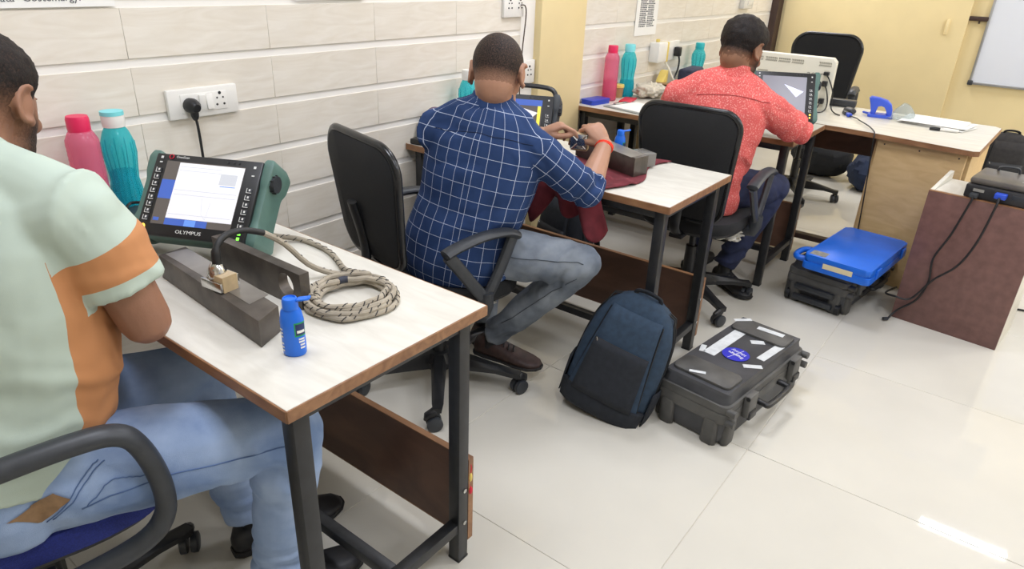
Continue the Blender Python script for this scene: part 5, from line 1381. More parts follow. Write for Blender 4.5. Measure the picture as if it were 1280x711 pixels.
# ------------------------------------------------------------------ return desk
m_cream = mat('cream_plastic', '#e0dccc', 0.42)
t = thing('monitor', 'cream monitor seen from behind, maker name and vents on its back', 'monitor', (4.215, 1.20, DH), 0.0)
RM = M.Rotation(-0.06, 4, 'Y')
def mp(x, y, z): return RM @ V((x, y, z))
MB().prism([(p_[0], p_[1]) for p_ in [(-0.235, 0.0), (0.235, 0.0), (0.245, 0.01), (0.245, 0.265), (0.225, 0.285), (-0.225, 0.285), (-0.245, 0.265), (-0.245, 0.01)]], 0.045, RM @ M(((0, 0, 1, 0), (1, 0, 0, 0), (0, 1, 0, 0), (0, 0, 0, 1))), 0.006).build('back_shell', m_cream, t)
MB().box(mp(0.047, 0, 0.145), (0.006, 0.46, 0.25), rot=RM.to_3x3()).build('screen', m_black_gl, t)
mv = mat('vent_shadow_plastic', '#8d8877', 0.7)
random.seed(6)
for k, yc in enumerate((0.19, 0.11, 0.035, -0.04, -0.19)):
    mb = MB()
    for i in range(9):
        for j in range(2):
            mb.box(mp(-0.0006, yc+0.03-0.0075*i, 0.258-0.014*j), (0.003, 0.0035, 0.010), rot=RM.to_3x3() @ rx(0.4 if j else -0.4))
    mb.build('vent', mv, t, flat=True)['kind'] = 'stuff'
mt_text = RM @ M(((0, 0, -1, -0.0008), (-1, 0, 0, 0), (0, 1, 0, 0), (0, 0, 0, 1)))
text_mesh('maker_print', 'acer', 0.042, mt_text @ M.Translation((0.145, 0.195, 0)), mat('grey_badge', '#9b9890', 0.3, metal=0.6), t, 0.0006, sx=1.25)
MB().box(mp(-0.0008, 0.15, 0.185), (0.0015, 0.06, 0.004), rot=RM.to_3x3()).box(mp(-0.0008, 0.155, 0.175), (0.0015, 0.045, 0.003), rot=RM.to_3x3()).build('label_print', mv, t)
MB().box(mp(-0.001, -0.205, 0.12), (0.003, 0.03, 0.20), rot=RM.to_3x3(), bev=0.001).build('port_strip', mat('cream_plastic_dark', '#cfcab8', 0.5), t)
for z in (0.205, 0.15, 0.055):
    MB().box(mp(-0.012, -0.208, z), (0.026, 0.028, 0.018 if z > 0.18 else 0.028), rot=RM.to_3x3(), bev=0.003).build('plug', m_black, t)
mb = MB()
mb.tube(smooth_path([mp(-0.024, -0.208, 0.205), mp(-0.04, -0.235, 0.18), mp(-0.02, -0.262, 0.11), mp(-0.02, -0.27, 0.03), V((-0.05, -0.30, 0.006)), V((-0.10, -0.34, 0.006))]), 0.0035, 8)
mb.tube(smooth_path([mp(-0.024, -0.208, 0.15), mp(-0.045, -0.235, 0.12), mp(-0.04, -0.25, 0.05), V((-0.06, -0.24, 0.006)), V((-0.12, -0.20, 0.006)), V((-0.20, -0.08, 0.006))]), 0.0035, 8)
mb.tube(smooth_path([mp(-0.024, -0.208, 0.055), mp(-0.05, -0.20, 0.02), V((-0.10, -0.17, 0.006)), V((-0.19, -0.20, 0.006)), V((-0.27, -0.12, 0.006))]), 0.0035, 8)
mb.build('lead', m_cable, t)
t = thing('video_lead', 'thin black lead with blue plug hanging off the return desk', 'cable', (4.10, 0.79, DH))
MB().box((0.05, 0.03, 0.010), (0.05, 0.026, 0.016), rot=rz(0.4), bev=0.003).build('video_plug', mat('connector_blue', '#2a4fc4', 0.4), t)
MB().box((0.10, 0.06, 0.010), (0.05, 0.024, 0.018), rot=rz(0.5), bev=0.004).build('plug_hood', m_grey_pl, t)
MB().tube(smooth_path([(0.03, 0.02, 0.008), (-0.03, -0.03, 0.010), (-0.08, -0.05, 0.012), (-0.2, -0.12, 0.012), (-0.29, -0.165, 0.008), (-0.327, -0.18, -0.003), (-0.333, -0.185, -0.05), (-0.315, -0.20, -0.25), (-0.298, -0.21, -0.42), (-0.296, -0.22, -0.6), (-0.296, -0.22, -0.74)]), 0.0032, 8).build('lead', m_cable, t)
t = thing('gadget', 'dark grey flat gadget beside the monitor on the return desk', 'gadget', (4.50-0.03, 0.985, DH), radians(5))
MB().box((0, -0.045, 0.02), (0.06, 0.16, 0.04), bev=0.008).build('gadget_body', m_grey_pl, t)
t = thing('mouse', 'small dark computer mouse on the return desk near the hole punch', 'mouse', (4.27, 0.845, DH), radians(40))
MB().ell((0, 0, 0.014), (0.05, 0.028, 0.018)).build('mouse_shell', m_grey_pl, t)
# hole punch
t = thing('hole_punch', 'blue two-hole paper punch with an arched handle', 'hole punch', (4.285, 0.69, DH), radians(100))
m_punch = mat('periwinkle_plastic', '#3f5fd6', 0.4)
MB().rbox((0, 0, 0.008), (0.125, 0.085, 0.016), 0.012).build('base_tray', m_punch, t)
arch = [(-0.056, 0.012), (-0.054, 0.045), (-0.044, 0.072), (-0.02, 0.092), (0.02, 0.102), (0.062, 0.106), (0.072, 0.098), (0.066, 0.08), (0.052, 0.055), (0.050, 0.012), (0.026, 0.012), (0.027, 0.045), (0.024, 0.062), (0.005, 0.068), (-0.014, 0.062), (-0.026, 0.046), (-0.030, 0.012)]
MB().prism(arch, 0.056, M.Translation((0, 0.032, 0)) @ M.Rotation(pi/2, 4, 'X'), 0.005).build('lever_handle', m_punch, t)
for x in (-0.035, 0.035): MB().cyl((x, -0.02, 0.014), (x, -0.02, 0.045), 0.008, 12).build('punch_pin', m_chrome, t)
MB().tube([(0.064, -0.02, 0.010), (0.085, -0.03, 0.012)], 0.006, 10, round_end=True).build('paper_stop', m_punch, t)
random.seed(12)
for k in range(7):
    t = thing('paper_sheet', ['lowest loose white sheet of the pile on the return desk', 'second sheet from the bottom of the white paper pile', 'third sheet from the bottom of the white paper pile', 'middle sheet of the white paper pile on the return desk', 'third sheet from the top of the white paper pile', 'second sheet from the top of the white paper pile', 'top white sheet of the pile, turned toward the wall'][k], 'paper', (4.29+random.uniform(-0.012, 0.012), 0.415+random.uniform(-0.02, 0.02), DH+0.0022*k), radians(-12+random.uniform(-7, 7)+(10 if k == 6 else 0)), 'paper pile on the return desk')
    mb = MB()
    n = 6; W_, H_2 = 0.21, 0.297
    rows = []
    for i in range(n+1):
        u = -0.5+i/n; rows.append([V((W_*u, H_2*v_, 0.0008+(0.006 if k == 6 else 0.0)*max(0, u+0.2)*2)) for v_ in (-0.5, 0.5)])
    rings = [[rows[i][0], rows[i][1], rows[i][1]+V((0, 0, 0.0012)), rows[i][0]+V((0, 0, 0.0012))] for i in range(n+1)]
    mb.loft(rings); mb.build('sheet', m_paper, t, ang=30)
t = thing('marker_pen', 'white marker pen with a black cap in front of the paper pile', 'pen', (4.115, 0.365, DH+0.008), radians(-80))
MB().tube([(-0.01, 0, 0), (0.06, 0, 0), (0.075, 0, 0)], [0.0075, 0.0075, 0.006], 14).build('pen_barrel', m_plastic_w, t)
MB().tube([(-0.055, 0, 0), (-0.05, 0, 0), (-0.008, 0, 0)], [0.006, 0.0085, 0.0085], 14).build('pen_cap', m_black, t)
# clear sleeve
def sleeve_fn(u, v):
    a = (u-0.5); b = (v-0.5)
    return (4.335+0.20*a+0.02*b, 0.585+0.13*b, DH+0.006+0.075*max(0, 1-(a*2.2)**2)*max(0, 1-(b*2)**2)+0.012*noise.noise(V((u*5, v*5, 4))))
cloth('plastic_sleeve', 'crumpled clear plastic sleeve between the punch and the papers', sleeve_fn, 14, 14, m_glassclear, (4.335, 0.60, DH), 'sleeve', 0.0006)

# ------------------------------------------------------------------ floor: backpack
m_bp = mat('slate_blue_fabric', '#2d3f52', 0.9, var=0.14, scale=50, bump=0.35, bscale=900)
m_bp_d = mat('charcoal_fabric', '#23272e', 0.9, var=0.14, scale=50, bump=0.35, bscale=900)
m_zip = mat('zip_black', '#141518', 0.6)
def backpack(label, loc, rot, W, H, D, lean, roll, main, dark, detail=True, panel=True):
    """front faces -X before rotation about Z"""
    q = M.Rotation(rot, 3, 'Z') @ M.Rotation(lean, 3, 'Y') @ M.Rotation(roll, 3, 'X')
    t = thing('backpack', label, 'backpack', loc, q=q)
    def ring(z, w, y0, y1, n=36, e=3.2, yo=0):
        out = []
        for j in range(n):
            a = 2*pi*j/n; c, s = cos(a), sin(a)
            out.append(V(((y0+y1)/2+(y1-y0)/2*math.copysign(abs(c)**(2/e), c), yo+w/2*math.copysign(abs(s)**(2/e), s), z)))
        return out
    spec = [(0.0, 0.86, -0.42, 0.40), (0.012, 0.97, -0.50, 0.46), (0.10, 1.0, -0.56, 0.5), (0.3, 1.0, -0.56, 0.5), (0.55, 0.97, -0.50, 0.5), (0.75, 0.90, -0.40, 0.5), (0.88, 0.76, -0.28, 0.49), (0.95, 0.58, -0.15, 0.46), (0.99, 0.36, 0.0, 0.40), (1.0, 0.15, 0.1, 0.3)]
    MB().loft([ring(z*H, w*W, a*D, b*D) for z, w, a, b in spec]).build('main_compartment', main, t, ang=60)
    def front(y, z):      # front surface x at given width/height
        pz = z/H
        for a, b in zip(spec, spec[1:]):
            if pz <= b[0]:
                u = (pz-a[0])/(b[0]-a[0]); hw = (a[1]+(b[1]-a[1])*u)*W/2; x0 = (a[2]+(b[2]-a[2])*u)*D; x1 = (a[3]+(b[3]-a[3])*u)*D
                s = min(0.999, abs(y)/hw); c = (1-s**3.2)**(1/3.2)
                return (x0+x1)/2-(x1-x0)/2*c
        return 0
    def patch(name, poly_rows, m, lift=0.006, par=t):
        mb = MB(); vs = [[V((front(y, z)-lift, y, z)) for y, z in row] for row in poly_rows]
        n = len(vs[0])
        for i in range(len(vs)-1):
            for j in range(n-1): mb.quad(vs[i][j], vs[i+1][j], vs[i+1][j+1], vs[i][j+1])
        bmesh.ops.remove_doubles(mb.bm, verts=mb.bm.verts, dist=1e-5)
        o = mb.build(name, m, par, ang=0); s = o.modifiers.new('t', 'SOLIDIFY'); s.thickness = lift+0.003; s.offset = 0.2
        return o
    def rows(z0, z1, w0, w1, yc0=0, yc1=0, n=10, k=8):
        return [[(yc0+(yc1-yc0)*i/k+(w0+(w1-w0)*i/k)*(j/n-0.5), z0+(z1-z0)*i/k) for j in range(n+1)] for i in range(k+1)]
    if panel:
        fp = patch('front_pocket', rows(H*0.03, H*0.90, W*0.86, W*0.56), main, 0.012)
        patch('pocket_panel', rows(H*0.16, H*0.62, W*0.70, W*0.62), dark, 0.017)
        for z in (0.62, 0.50, 0.38, 0.22):
            ww = W*(0.62+(0.62-z)*0.17)
            MB().tube([V((front(ww*(j/10-0.5), H*z)-(0.021 if z > 0.6 else 0.0175), ww*(j/10-0.5), H*z)) for j in range(11)], 0.0035 if z > 0.6 else 0.0016, 6).build('zip' if z > 0.6 else 'seam', m_zip, t)
        MB().box((front(W*0.26, H*0.60)-0.026, W*0.27, H*0.595), (0.004, 0.006, 0.035), rot=rx(-0.5), bev=0.0015).build('zip_pull', m_chrome, t)
        patch('bottom_panel', rows(H*0.005, H*0.18, W*0.90, W*0.95), dark, 0.014)
        for s in (-1, 1):
            ys = [(s*W*(0.43-0.13*(i/8)), H*(0.05+0.83*i/8)) for i in range(9)]
            MB().tube([V((front(y, z)-0.012, y, z)) for y, z in ys], 0.003, 6).build('piping', m_zip, t)
            # side mesh pocket
            mb = MB(); rr = []
            for zz, o_ in ((0.02, 0.006), (0.15, 0.014), (0.30, 0.016), (0.36, 0.010)):
                rr.append([V((D*(-0.38+0.8*i/6), s*(W/2*1.0+o_*sin(pi*i/6)+0.001), zz*H)) for i in range(7)])
            for i in range(3):
                for j in range(6): mb.quad(rr[i][j], rr[i+1][j], rr[i+1][j+1], rr[i][j+1])
            bmesh.ops.remove_doubles(mb.bm, verts=mb.bm.verts, dist=1e-5)
            o = mb.build('side_pocket', dark, t, ang=0); so = o.modifiers.new('t', 'SOLIDIFY'); so.thickness = 0.004
    if panel:
        for off in (-0.10, 0.08):
            arc = []
            for s in (-1, 1):
                seq = [(z, w, a_, b_) for z, w, a_, b_ in spec if 0.25 < z < 0.985]
                if s > 0: seq = seq[::-1]
                for z, w, a_, b_ in seq:
                    u_ = off*2; c_ = (1-abs(u_)**3.2)**(1/3.2) if abs(u_) < 1 else 0
                    arc.append(V((((a_+b_)/2+(b_-a_)/2*u_)*D, s*(w*W/2*c_+0.001), z*H)))
            MB().tube(smooth_path(arc, 3), 0.0032, 6).build('zip', m_zip, t)
    MB().tube(smooth_path([(0.03*1, -0.045, H*0.985), (0.025, -0.04, H+0.010), (0.022, 0.0, H+0.017), (0.025, 0.04, H+0.010), (0.03, 0.045, H*0.985)]), 0.009, 8, flat=0.6).build('grab_handle', dark, t)
    for s in (-1, 1):
        MB().tube(smooth_path([(D*0.35, s*W*0.18, H*0.95), (D*0.62, s*W*0.24, H*0.8), (D*0.66, s*W*0.30, H*0.45), (D*0.6, s*W*0.40, H*0.18), (D*0.42, s*W*0.46, H*0.06)]), 0.022, 8, flat=0.35, up=V((1, 0, 0))).build('shoulder_strap', dark, t)
    return t
backpack('slate blue backpack with charcoal front pocket leaning on the middle desk leg', (1.868, 0.955, 0.004), radians(12), 0.315, 0.44, 0.15, radians(8), radians(13), m_bp, m_bp_d)
backpack('black backpack standing on the floor behind the middle desk panel', (2.74, 1.70, 0.0), radians(-20), 0.32, 0.46, 0.18, 0, 0, m_bp_d, m_zip)
backpack('black backpack against the yellow wall past the end of the return desk', (5.92, 0.10, 0.0), radians(10), 0.33, 0.50, 0.2, 0, 0, mat('faded_black_fabric', '#2a2827', 0.9, var=0.2, scale=40), m_zip)
t = crumple('duffel_bag', 'dark navy bag on the floor behind the empty chair', 'bag', (5.62, 0.86, 0.0), (0.2, 0.16, 0.14), mat('dark_navy_cloth', '#1d2a44', 0.85, var=0.2, scale=20), 5.0, 0.15, 'bag_body')

crumple('duffel_bag', 'black bag on the floor by the far wall, seen under the return desk', 'bag', (5.80, 1.27, 0.0), (0.17, 0.23, 0.165), m_blackfab, 9.0, 0.12, 'bag_body')
# ------------------------------------------------------------------ rigid cases
m_case = mat('dusty_black_plastic', '#414245', 0.5, var=0.28, scale=7, bump=0.1, bscale=300)
m_case_w = mat('scuffed_black_plastic', '#53524f', 0.55, var=0.3, scale=9, bump=0.1, bscale=300)
def rigid_case(label, loc, rot, Lx, Ly, Hh, split=0.62):
    t = thing('equipment_case', label, 'case', loc, rot)
    zs = Hh*split
    b = MB()
    b.loft([[V((sx*Lx/2*k, sy*Ly/2*k2, z)) for sx, sy in ((1, 1), (-1, 1), (-1, -1), (1, -1))] for z, k, k2 in ((0.006, 0.93, 0.88), (0.02, 0.95, 0.91), (zs-0.03, 0.975, 0.95))])
    bmesh.ops.bevel(b.bm, geom=[e for e in b.bm.edges if abs(e.verts[0].co.z-e.verts[1].co.z) > 0.002], offset=0.025, segments=3, affect='EDGES', profile=0.5); b._m()
    b.build('case_base', m_case, t)
    MB().rbox((0, 0, zs-0.012), (Lx, Ly, 0.04), 0.03, bev=0.006).build('base_rim', m_case_w, t)
    MB().rbox((0, 0, zs+0.022), (Lx*0.995, Ly*0.99, 0.03), 0.03, bev=0.006).build('lid_rim', m_case_w, t)
    lid = MB(); lid.loft([[V((sx*Lx/2*k, sy*Ly/2*k2, z)) for sx, sy in ((1, 1), (-1, 1), (-1, -1), (1, -1))] for z, k, k2 in ((zs+0.03, 0.97, 0.94), (Hh-0.012, 0.945, 0.89), (Hh, 0.925, 0.85))])
    bmesh.ops.bevel(lid.bm, geom=[e for e in lid.bm.edges if abs(e.verts[0].co.z-e.verts[1].co.z) > 0.02], offset=0.03, segments=3, affect='EDGES', profile=0.5); lid._m()
    lid = lid.build('lid', m_case, t)
    # raised bands
    for s in (-1, 1):
        MB().rbox((s*Lx*0.34, 0, Hh+0.003), (Lx*0.18, Ly*0.78, 0.012), 0.02, bev=0.004).build('lid_rib', m_case_w, lid)
        # corner buttresses
        for sy in (-1, 1):
            MB().rbox((s*(Lx/2-0.055), sy*(Ly/2-0.012), zs*0.45), (0.06, 0.03, zs*0.86), 0.012, bev=0.005).build('corner_buttress', m_case_w, t)
            MB().rbox((s*(Lx/2-0.012), sy*(Ly/2-0.055), zs*0.40), (0.028, 0.055, zs*0.78), 0.012, bev=0.005).build('foot_pad', m_case_w, t)
    # latches on the -y side
    for x in (-Lx*0.27, Lx*0.30):
        y = -Ly/2-0.012
        l = MB().box((x, y, zs+0.004), (0.062, 0.024, 0.085), bev=0.006).build('latch', m_case_w, t)
        MB().box((x, y-0.012, zs-0.03), (0.05, 0.014, 0.03), bev=0.005).build('latch_lever', m_black, l)
        MB().cyl((x-0.032, y-0.004, zs+0.038), (x+0.032, y-0.004, zs+0.038), 0.008, 10).build('hinge_pin', m_black, l)
    hy = -Ly/2
    MB().tube(smooth_path([(-0.085, hy, zs-0.02), (-0.085, hy-0.03, zs-0.022), (-0.07, hy-0.045, zs-0.024), (0.07, hy-0.045, zs-0.024), (0.085, hy-0.03, zs-0.022), (0.085, hy, zs-0.02)]), 0.011, 10).build('carry_handle', m_black, t)
    for s in (-1, 1):
        MB().cyl((s*(Lx/2-0.02), -Ly/2-0.022, zs+0.018), (s*(Lx/2-0.02), -Ly/2+0.01, zs+0.018), 0.013, 12).cyl((s*(Lx/2-0.02), -Ly/2-0.022, zs-0.022), (s*(Lx/2-0.02), -Ly/2+0.01, zs-0.022), 0.013, 12).build('padlock_lug', m_case_w, t)
    return t, lid, zs
CL, CW, CH = 0.60, 0.275, 0.20
t, lid, zs = rigid_case('dusty black equipment case with white stickers and blue disc, beside the backpack', (2.217, 0.619, 0), radians(-7), CL, CW, CH)
m_tape = mat('worn_white_tape', '#cfd2d2', 0.6, var=0.1, scale=30)
zt = CH+0.0005
def sticker(x, y, lx, ly, a, z=zt, name='sticker', m=m_tape): return MB().box((x, y, z), (lx, ly, 0.0012), rot=rz(radians(a))).build(name, m, lid)
sticker(0.07, 0.064, 0.31, 0.044, 0); sticker(0.235, 0.098, 0.07, 0.018, -40, CH+0.0095); sticker(0.125, -0.02, 0.05, 0.026, -50)
sticker(0.225, -0.022, 0.10, 0.026, -85, CH+0.0095); sticker(0.09, -0.088, 0.15, 0.030, -3); sticker(-0.05, -0.088, 0.065, 0.022, -50); sticker(-0.065, 0.098, 0.05, 0.02, 20); sticker(-0.238, 0.02, 0.055, 0.014, -62, CH+0.0095)
MB().lathe([(0, 0.0), (0.048, 0.0), (0.048, 0.0012), (0, 0.0012)], (-0.020, -0.008, zt+0.0014), 32).build('sticker', mat('ultramarine_sticker', '#2a2fb4', 0.45), lid)
for i, s_ in enumerate(('Baggage', 'Identity')):
    text_mesh('sticker_print', s_, 0.020, M.Translation((-0.026+0.024*i, -0.010, zt+0.0028)) @ M.Rotation(radians(80), 4, 'Z'), m_white_ink, lid, 0.0003)
MB().box((-0.020, -0.008, zt+0.003), (0.085, 0.0016, 0.0006), rot=rz(-0.25)).build('sticker_print', m_white_ink, lid)

t, lid2, zs2 = rigid_case('black wheeled equipment case under the flat blue case', (3.52, 0.565, 0), radians(-8), 0.56, 0.30, 0.205)
for z, n_ in ((0.085, 'trolley_handle'), (0.03, 'trolley_handle')):
    MB().box((-0.285, 0.0, z), (0.03, 0.19, 0.028), bev=0.007).build(n_, m_grey_pl, t)
for s in (-1, 1): MB().cyl((-0.272, s*0.11, 0.026), (-0.272, s*0.13, 0.026), 0.026, 16).build('wheel', m_black, t)
t = thing('blue_case', 'flat blue plastic case lying on the black wheeled case', 'case', (3.415, 0.495, 0.215), radians(-6))
MB().rbox((0, 0, 0.018), (0.55, 0.30, 0.034), 0.02, bev=0.004).build('case_base', m_blue_case, t)
MB().rbox((0, 0, 0.053), (0.545, 0.295, 0.034), 0.022, bev=0.009).build('lid', m_blue_case, t)
MB().tube(smooth_path([(-0.23, 0.145, 0.03), (-0.235, 0.185, 0.03), (-0.20, 0.205, 0.03), (-0.13, 0.205, 0.03), (-0.10, 0.185, 0.03), (-0.105, 0.145, 0.03)]), 0.014, 10).build('carry_handle', m_blue_case, t)
MB().box((-0.225, 0.095, 0.0705), (0.06, 0.07, 0.0012)).build('sticker', mat('silver_label', '#a9a79e', 0.35, metal=0.5, var=0.3, scale=60), t)
MB().box((-0.2755, -0.01, 0.036), (0.0012, 0.13, 0.024)).build('paper_label', mat('cream_label', '#dccfa8', 0.7), t)
for x in (-0.17, 0.19): MB().box((x, -0.152, 0.035), (0.05, 0.012, 0.045), bev=0.003).build('latch', m_blue_case, t)

# ------------------------------------------------------------------ stand and printer-like box at the right
sx0, sx1 = V((3.396, 0.281, 0)), V((3.344, -0.143, 0))
dirv = (sx1-sx0).normalized(); angs = math.atan2(dirv.y, dirv.x)
t = thing('equipment_stand', 'red-brown laminate stand carrying a black box, at right', 'stand', ((sx0+sx1)/2), angs)
# local x runs along the front towards -y, local y points into the room depth (+x world)
Wd = (sx1-sx0).length
MB().box((0, 0.009, 0.309), (Wd, 0.018, 0.618), bev=0.001).build('front_panel', m_redbrown, t)
MB().box((0, 0.009, 0.6185), (Wd, 0.0185, 0.003)).build('edge_band', m_edge, t)
mb = MB(); mb.prism([(0.018, 0.0), (0.30, 0.0), (0.30, 0.655), (0.285, 0.655), (0.018, 0.618)], 0.016, M(((0, 0, 1, -Wd/2), (1, 0, 0, 0), (0, 1, 0, 0), (0, 0, 0, 1)))).build('side_panel', m_lam, t)
mb = MB(); mb.prism([(0.018, 0.0), (0.30, 0.0), (0.30, 0.618), (0.018, 0.618)], 0.016, M(((0, 0, 1, Wd/2-0.016), (1, 0, 0, 0), (0, 1, 0, 0), (0, 0, 0, 1)))).build('side_panel', m_lam, t)
MB().box((0.0, 0.16, 0.61), (Wd-0.034, 0.28, 0.016)).build('shelf', m_lam, t)
t = thing('projector', 'scuffed black flat box with a lid on the red-brown stand', 'projector', (3.50, -0.04, 0.6205), angs)
m_proj = mat('scuffed_black_casing', '#2b2b2d', 0.4, var=0.2, scale=18)
m_proj_t = mat('dusty_dark_lid', '#5b5650', 0.35, var=0.25, scale=10)
MB().box((0.02, 0, 0.028), (0.40, 0.26, 0.056), bev=0.006).build('base_casing', m_proj, t)
MB().box((0.02, 0.005, 0.0705), (0.39, 0.24, 0.028), bev=0.010).build('lid', m_proj_t, t)
MB().box((-0.13, -0.1305, 0.036), (0.04, 0.002, 0.012)).build('label', mat('grey_label', '#8f8d86', 0.5), t)
MB().box((0.1, -0.1302, 0.034), (0.22, 0.002, 0.02), bev=0.0005).build('port_bay', m_grey_pl, t)
MB().box((0.05, -0.05, 0.0851), (0.11, 0.015, 0.0012)).build('label', mat('grey_label', '#8f8d86', 0.5), t)
MB().tube(smooth_path([(-0.12, 0.10, 0.082), (-0.11, 0.10, 0.102), (-0.05, 0.10, 0.106), (-0.04, 0.10, 0.082)]), 0.005, 8).build('carry_handle', m_grey_pl, t)
t = thing('video_lead', 'black lead with blue plug running down the red-brown stand', 'cable', (3.36, 0.04, 0.65))
rv = lambda *p: V(p)-V((3.36, 0.04, 0.65))
MB().box(rv(3.362, 0.024, 0.655), (0.035, 0.042, 0.022), rot=rz(angs+pi/2), bev=0.004).build('video_plug', mat('connector_blue', '#2a4fc4', 0.4), t)
MB().tube(smooth_path([rv(3.345, 0.026, 0.65), rv(3.325, 0.03, 0.60), rv(3.338, 0.05, 0.45), rv(3.345, 0.09, 0.33), rv(3.352, 0.16, 0.24), rv(3.35, 0.22, 0.13), rv(3.352, 0.285, 0.12), rv(3.42, 0.33, 0.10), rv(3.60, 0.31, 0.07)]), 0.0045, 8).build('lead', m_cable, t)
t = thing('power_lead', 'black power lead from the projector box down to the floor', 'cable', (3.36, 0.11, 0.63))
rv = lambda *p: V(p)-V((3.36, 0.11, 0.63))
MB().box(rv(3.372, 0.115, 0.637), (0.03, 0.03, 0.018), rot=rz(angs+pi/2), bev=0.003).build('plug', m_grey_pl, t)
MB().tube(smooth_path([rv(3.355, 0.115, 0.634), rv(3.352, 0.12, 0.60), rv(3.368, 0.15, 0.45), rv(3.374, 0.185, 0.33), rv(3.373, 0.175, 0.22), rv(3.375, 0.20, 0.12), rv(3.372, 0.26, 0.05), rv(3.335, 0.285, 0.008)]), 0.0045, 8).build('lead', m_cable, t)
MB().tube([rv(3.335, 0.285, 0.010), rv(3.315, 0.30, 0.012)], 0.008, 10).build('plug', m_grey_pl, t)
t = thing('floor_cable', 'thin black cable on the floor behind the red-brown stand', 'cable', (3.9, -0.3, 0.0))
MB().tube(smooth_path([(-0.1, 0.25, 0.005), (0.0, 0.1, 0.005), (0.02, -0.2, 0.005), (-0.05, -0.6, 0.005)]), 0.005, 8).build('lead', m_cable, t)
# torn protective film hanging under the seats of two chairs
def film(par, c, rad, seed):
    mb = MB(); mb.ell(c, rad, None, 30, 18); c = V(c)
    for v in mb.bm.verts:
        d = v.co-c; n = V((d.x/rad[0], d.y/rad[1], d.z/rad[2])); q = n*1.9+V((seed, 0, 0))
        v.co = c+d*(0.75+0.9*abs(noise.noise(q))+0.4*abs(noise.noise(q*2.6)))
    mb.build('torn_film', mat('torn_white_film', '#cfccc2', 0.5, var=0.2, scale=40), par, ang=25)
film(chair2, (0.03, -0.15, 0.375), (0.075, 0.055, 0.030), 2.0)
film(chair3, (0.02, -0.16, 0.372), (0.085, 0.055, 0.026), 7.0)
# red thread on the wrist
wr, el = g2['wrR'], g2['elR']; ax = (wr-el).normalized(); cpt = wr-ax*0.012
x, y, z = frame(ax)
band = [cpt+(x*cos(2*pi*j/22)*0.0305+y*sin(2*pi*j/22)*0.0265)-org2 for j in range(22)]
mb = MB()
for k in (-0.003, 0.0015, 0.006): mb.tube([p+ax*k for p in band], 0.0026, 6, closed=True)
mb.build('wristband', mat('red_orange_thread', '#e8391c', 0.7), body2, ang=0)
# ring on a finger of the left hand
# seams, pocket and leather patch on the blue jeans
tr = tree_of(trs1, org1)
hp, kn = g1['hipR'], g1['knR']; side = V((0.1, -1, 0.1))
seam(trs1, 'side_seam', [hp+V((0.02, -0.11, -0.01)), hp.lerp(kn, 0.3)+side*0.09, hp.lerp(kn, 0.6)+side*0.09, hp.lerp(kn, 0.9)+side*0.08], tr, m_seam1, org1)
pk = [V(q) for q in ((0.291, 1.108, 0.539), (0.318, 1.10, 0.578), (0.335, 1.094, 0.597), (0.36, 1.058, 0.596), (0.391, 1.011, 0.590))]
seam(trs1, 'pocket_seam', pk, tr, m_seam1, org1, 0.0011)
for off in (0, 0.010): seam(trs1, 'yoke_seam', [V(q)+V((-off*0.5, off, 0)) for q in ((0.338, 1.12, 0.635), (0.308, 1.13, 0.597), (0.28, 1.138, 0.558), (0.248, 1.154, 0.524))], tr, m_seam1, org1, 0.0011)
co = [V(q) for q in ((0.206, 1.22, 0.558), (0.266, 1.163, 0.59), (0.279, 1.137, 0.575), (0.238, 1.16, 0.537))]
def pressed(name, co, n, m_, m, lift):
    mb = MB(); vs = []
    for i in range(n+1):
        row = []
        for j in range(m_+1):
            u, v = i/n, j/m_; q = (co[0]*(1-u)+co[1]*u)*(1-v)+(co[3]*(1-u)+co[2]*u)*v
            h = tr.find_nearest(q+V((0.0, 0.0, -0.006))); row.append(h[0]+h[1]*lift-org1)
        vs.append(row)
    for i in range(n):
        for j in range(m_): mb.quad(vs[i][j], vs[i+1][j], vs[i+1][j+1], vs[i][j+1])
    bmesh.ops.remove_doubles(mb.bm, verts=mb.bm.verts, dist=1e-5)
    return mb.build(name, m, trs1, ang=0)
pressed('leather_patch', co, 8, 6, m_leather, 0.003)
tr2 = tree_of(trs2, org2)
hp, kn, an = g2['hipR'], g2['knR'], g2['anR']
seam(trs2, 'side_seam', [hp+V((-0.05, -0.02, 0.07)), hp.lerp(kn, 0.35)+V((-0.09, -0.02, 0.03)), hp.lerp(kn, 0.7)+V((-0.09, -0.02, 0.03)), kn+V((-0.06, -0.04, 0.03))], tr2, m_seam2, org2)
seam(trs2, 'side_seam', [kn+V((-0.06, -0.02, -0.03)), kn.lerp(an, 0.4)+V((-0.07, -0.02, 0)), kn.lerp(an, 0.8)+V((-0.07, 0, 0))], tr2, m_seam2, org2)
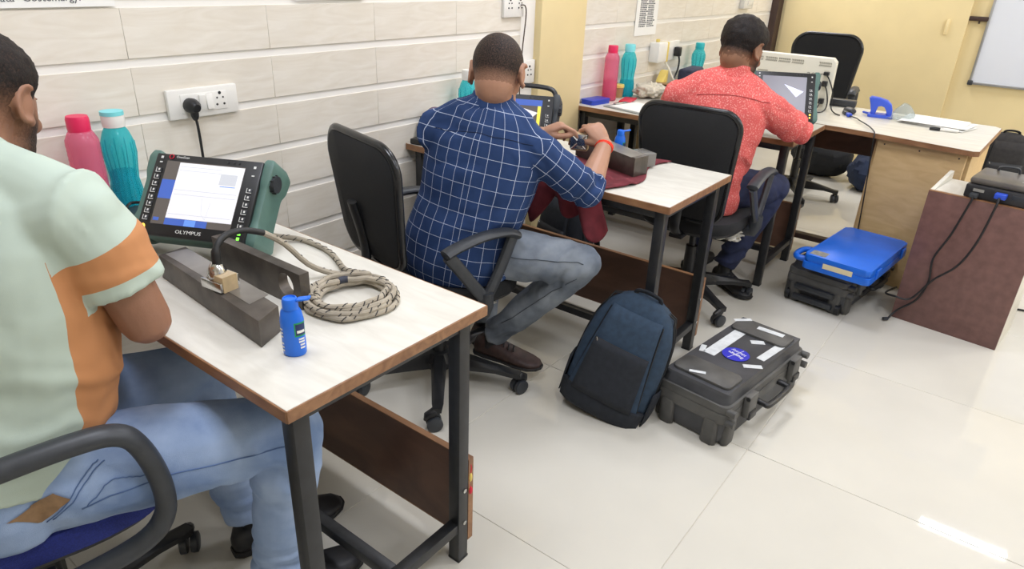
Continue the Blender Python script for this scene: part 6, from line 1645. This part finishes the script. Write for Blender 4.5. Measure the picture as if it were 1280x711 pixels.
# shirt details: yoke seams, collars
def collar(shirt, g, nbk, hd, m, r=0.068, h=0.035, org=None, tilt=0.25, open_=0.0):
    nb_ = g['neck']; ax_ = (g['head']-nb_).normalized(); ax_ = (ax_*0.6+V((0, 0, 0.6))).normalized()
    r_ = (g['shR']-g['shL']).normalized(); r_ = (r_-ax_*r_.dot(ax_)).normalized(); f_ = ax_.cross(r_)
    rings = []
    for q, k in ((-0.03, 1.22), (-0.005, 1.06), (h*0.6, 0.99), (h, 0.95), (h+0.002, 0.90), (h*0.5, 0.88), (-0.02, 0.95)):
        ring = []
        for j in range(32):
            a = 2*pi*j/32; fr = sin(a)
            ring.append(nb_+r_*cos(a)*r*k+f_*sin(a)*r*1.0*k+ax_*(q-0.022*max(0, fr)-0.0)+f_*0.0-org)
        rings.append(ring)
    o = MB().loft(rings, cap=False, closed=True).build('collar', m, shirt, ang=0)
    uv = o.data.uv_layers.new(name='uv')
    for pl in o.data.polygons:
        i, j = divmod(pl.index, 32)
        for n_, li in enumerate(pl.loop_indices):
            v = o.data.loops[li].vertex_index; vi, vj = divmod(v, 32)
            if vj == 0 and j == 31: vj = 32
            uv.data[li].uv = (vj*0.0135+0.004, 0.012+0.010*vi)
    return o
collar(shirt1, g1, None, None, m_mint, 0.074, 0.034, org1)
collar(shirt2, g2, None, None, m_check, 0.068, 0.036, org2)
collar(shirt3, g3, None, None, m_coral, 0.068, 0.038, org3)
ts3 = tree_of(shirt3, org3)
c_ = g3['neck']; r_ = (g3['shR']-g3['shL']).normalized(); b_ = -V((0, 0, 1)).cross(r_)
seam(shirt3, 'yoke_seam', [c_+b_*0.12+r_*k+V((0, 0, -0.075-0.15*abs(k)*0.2)) for k in (-0.16, -0.08, 0, 0.08, 0.16)], ts3, mat('coral_seam', '#a03c3c', 0.9), org3)
ts2 = tree_of(shirt2, org2)
c_ = g2['neck']; r_ = (g2['shR']-g2['shL']).normalized(); b_ = -V((0, 0, 1)).cross(r_)
seam(shirt2, 'yoke_seam', [c_+b_*0.12+r_*k+V((0, 0, -0.075)) for k in (-0.16, -0.08, 0, 0.08, 0.16)], ts2, mat('navy_seam', '#16223f', 0.9), org2, 0.001)
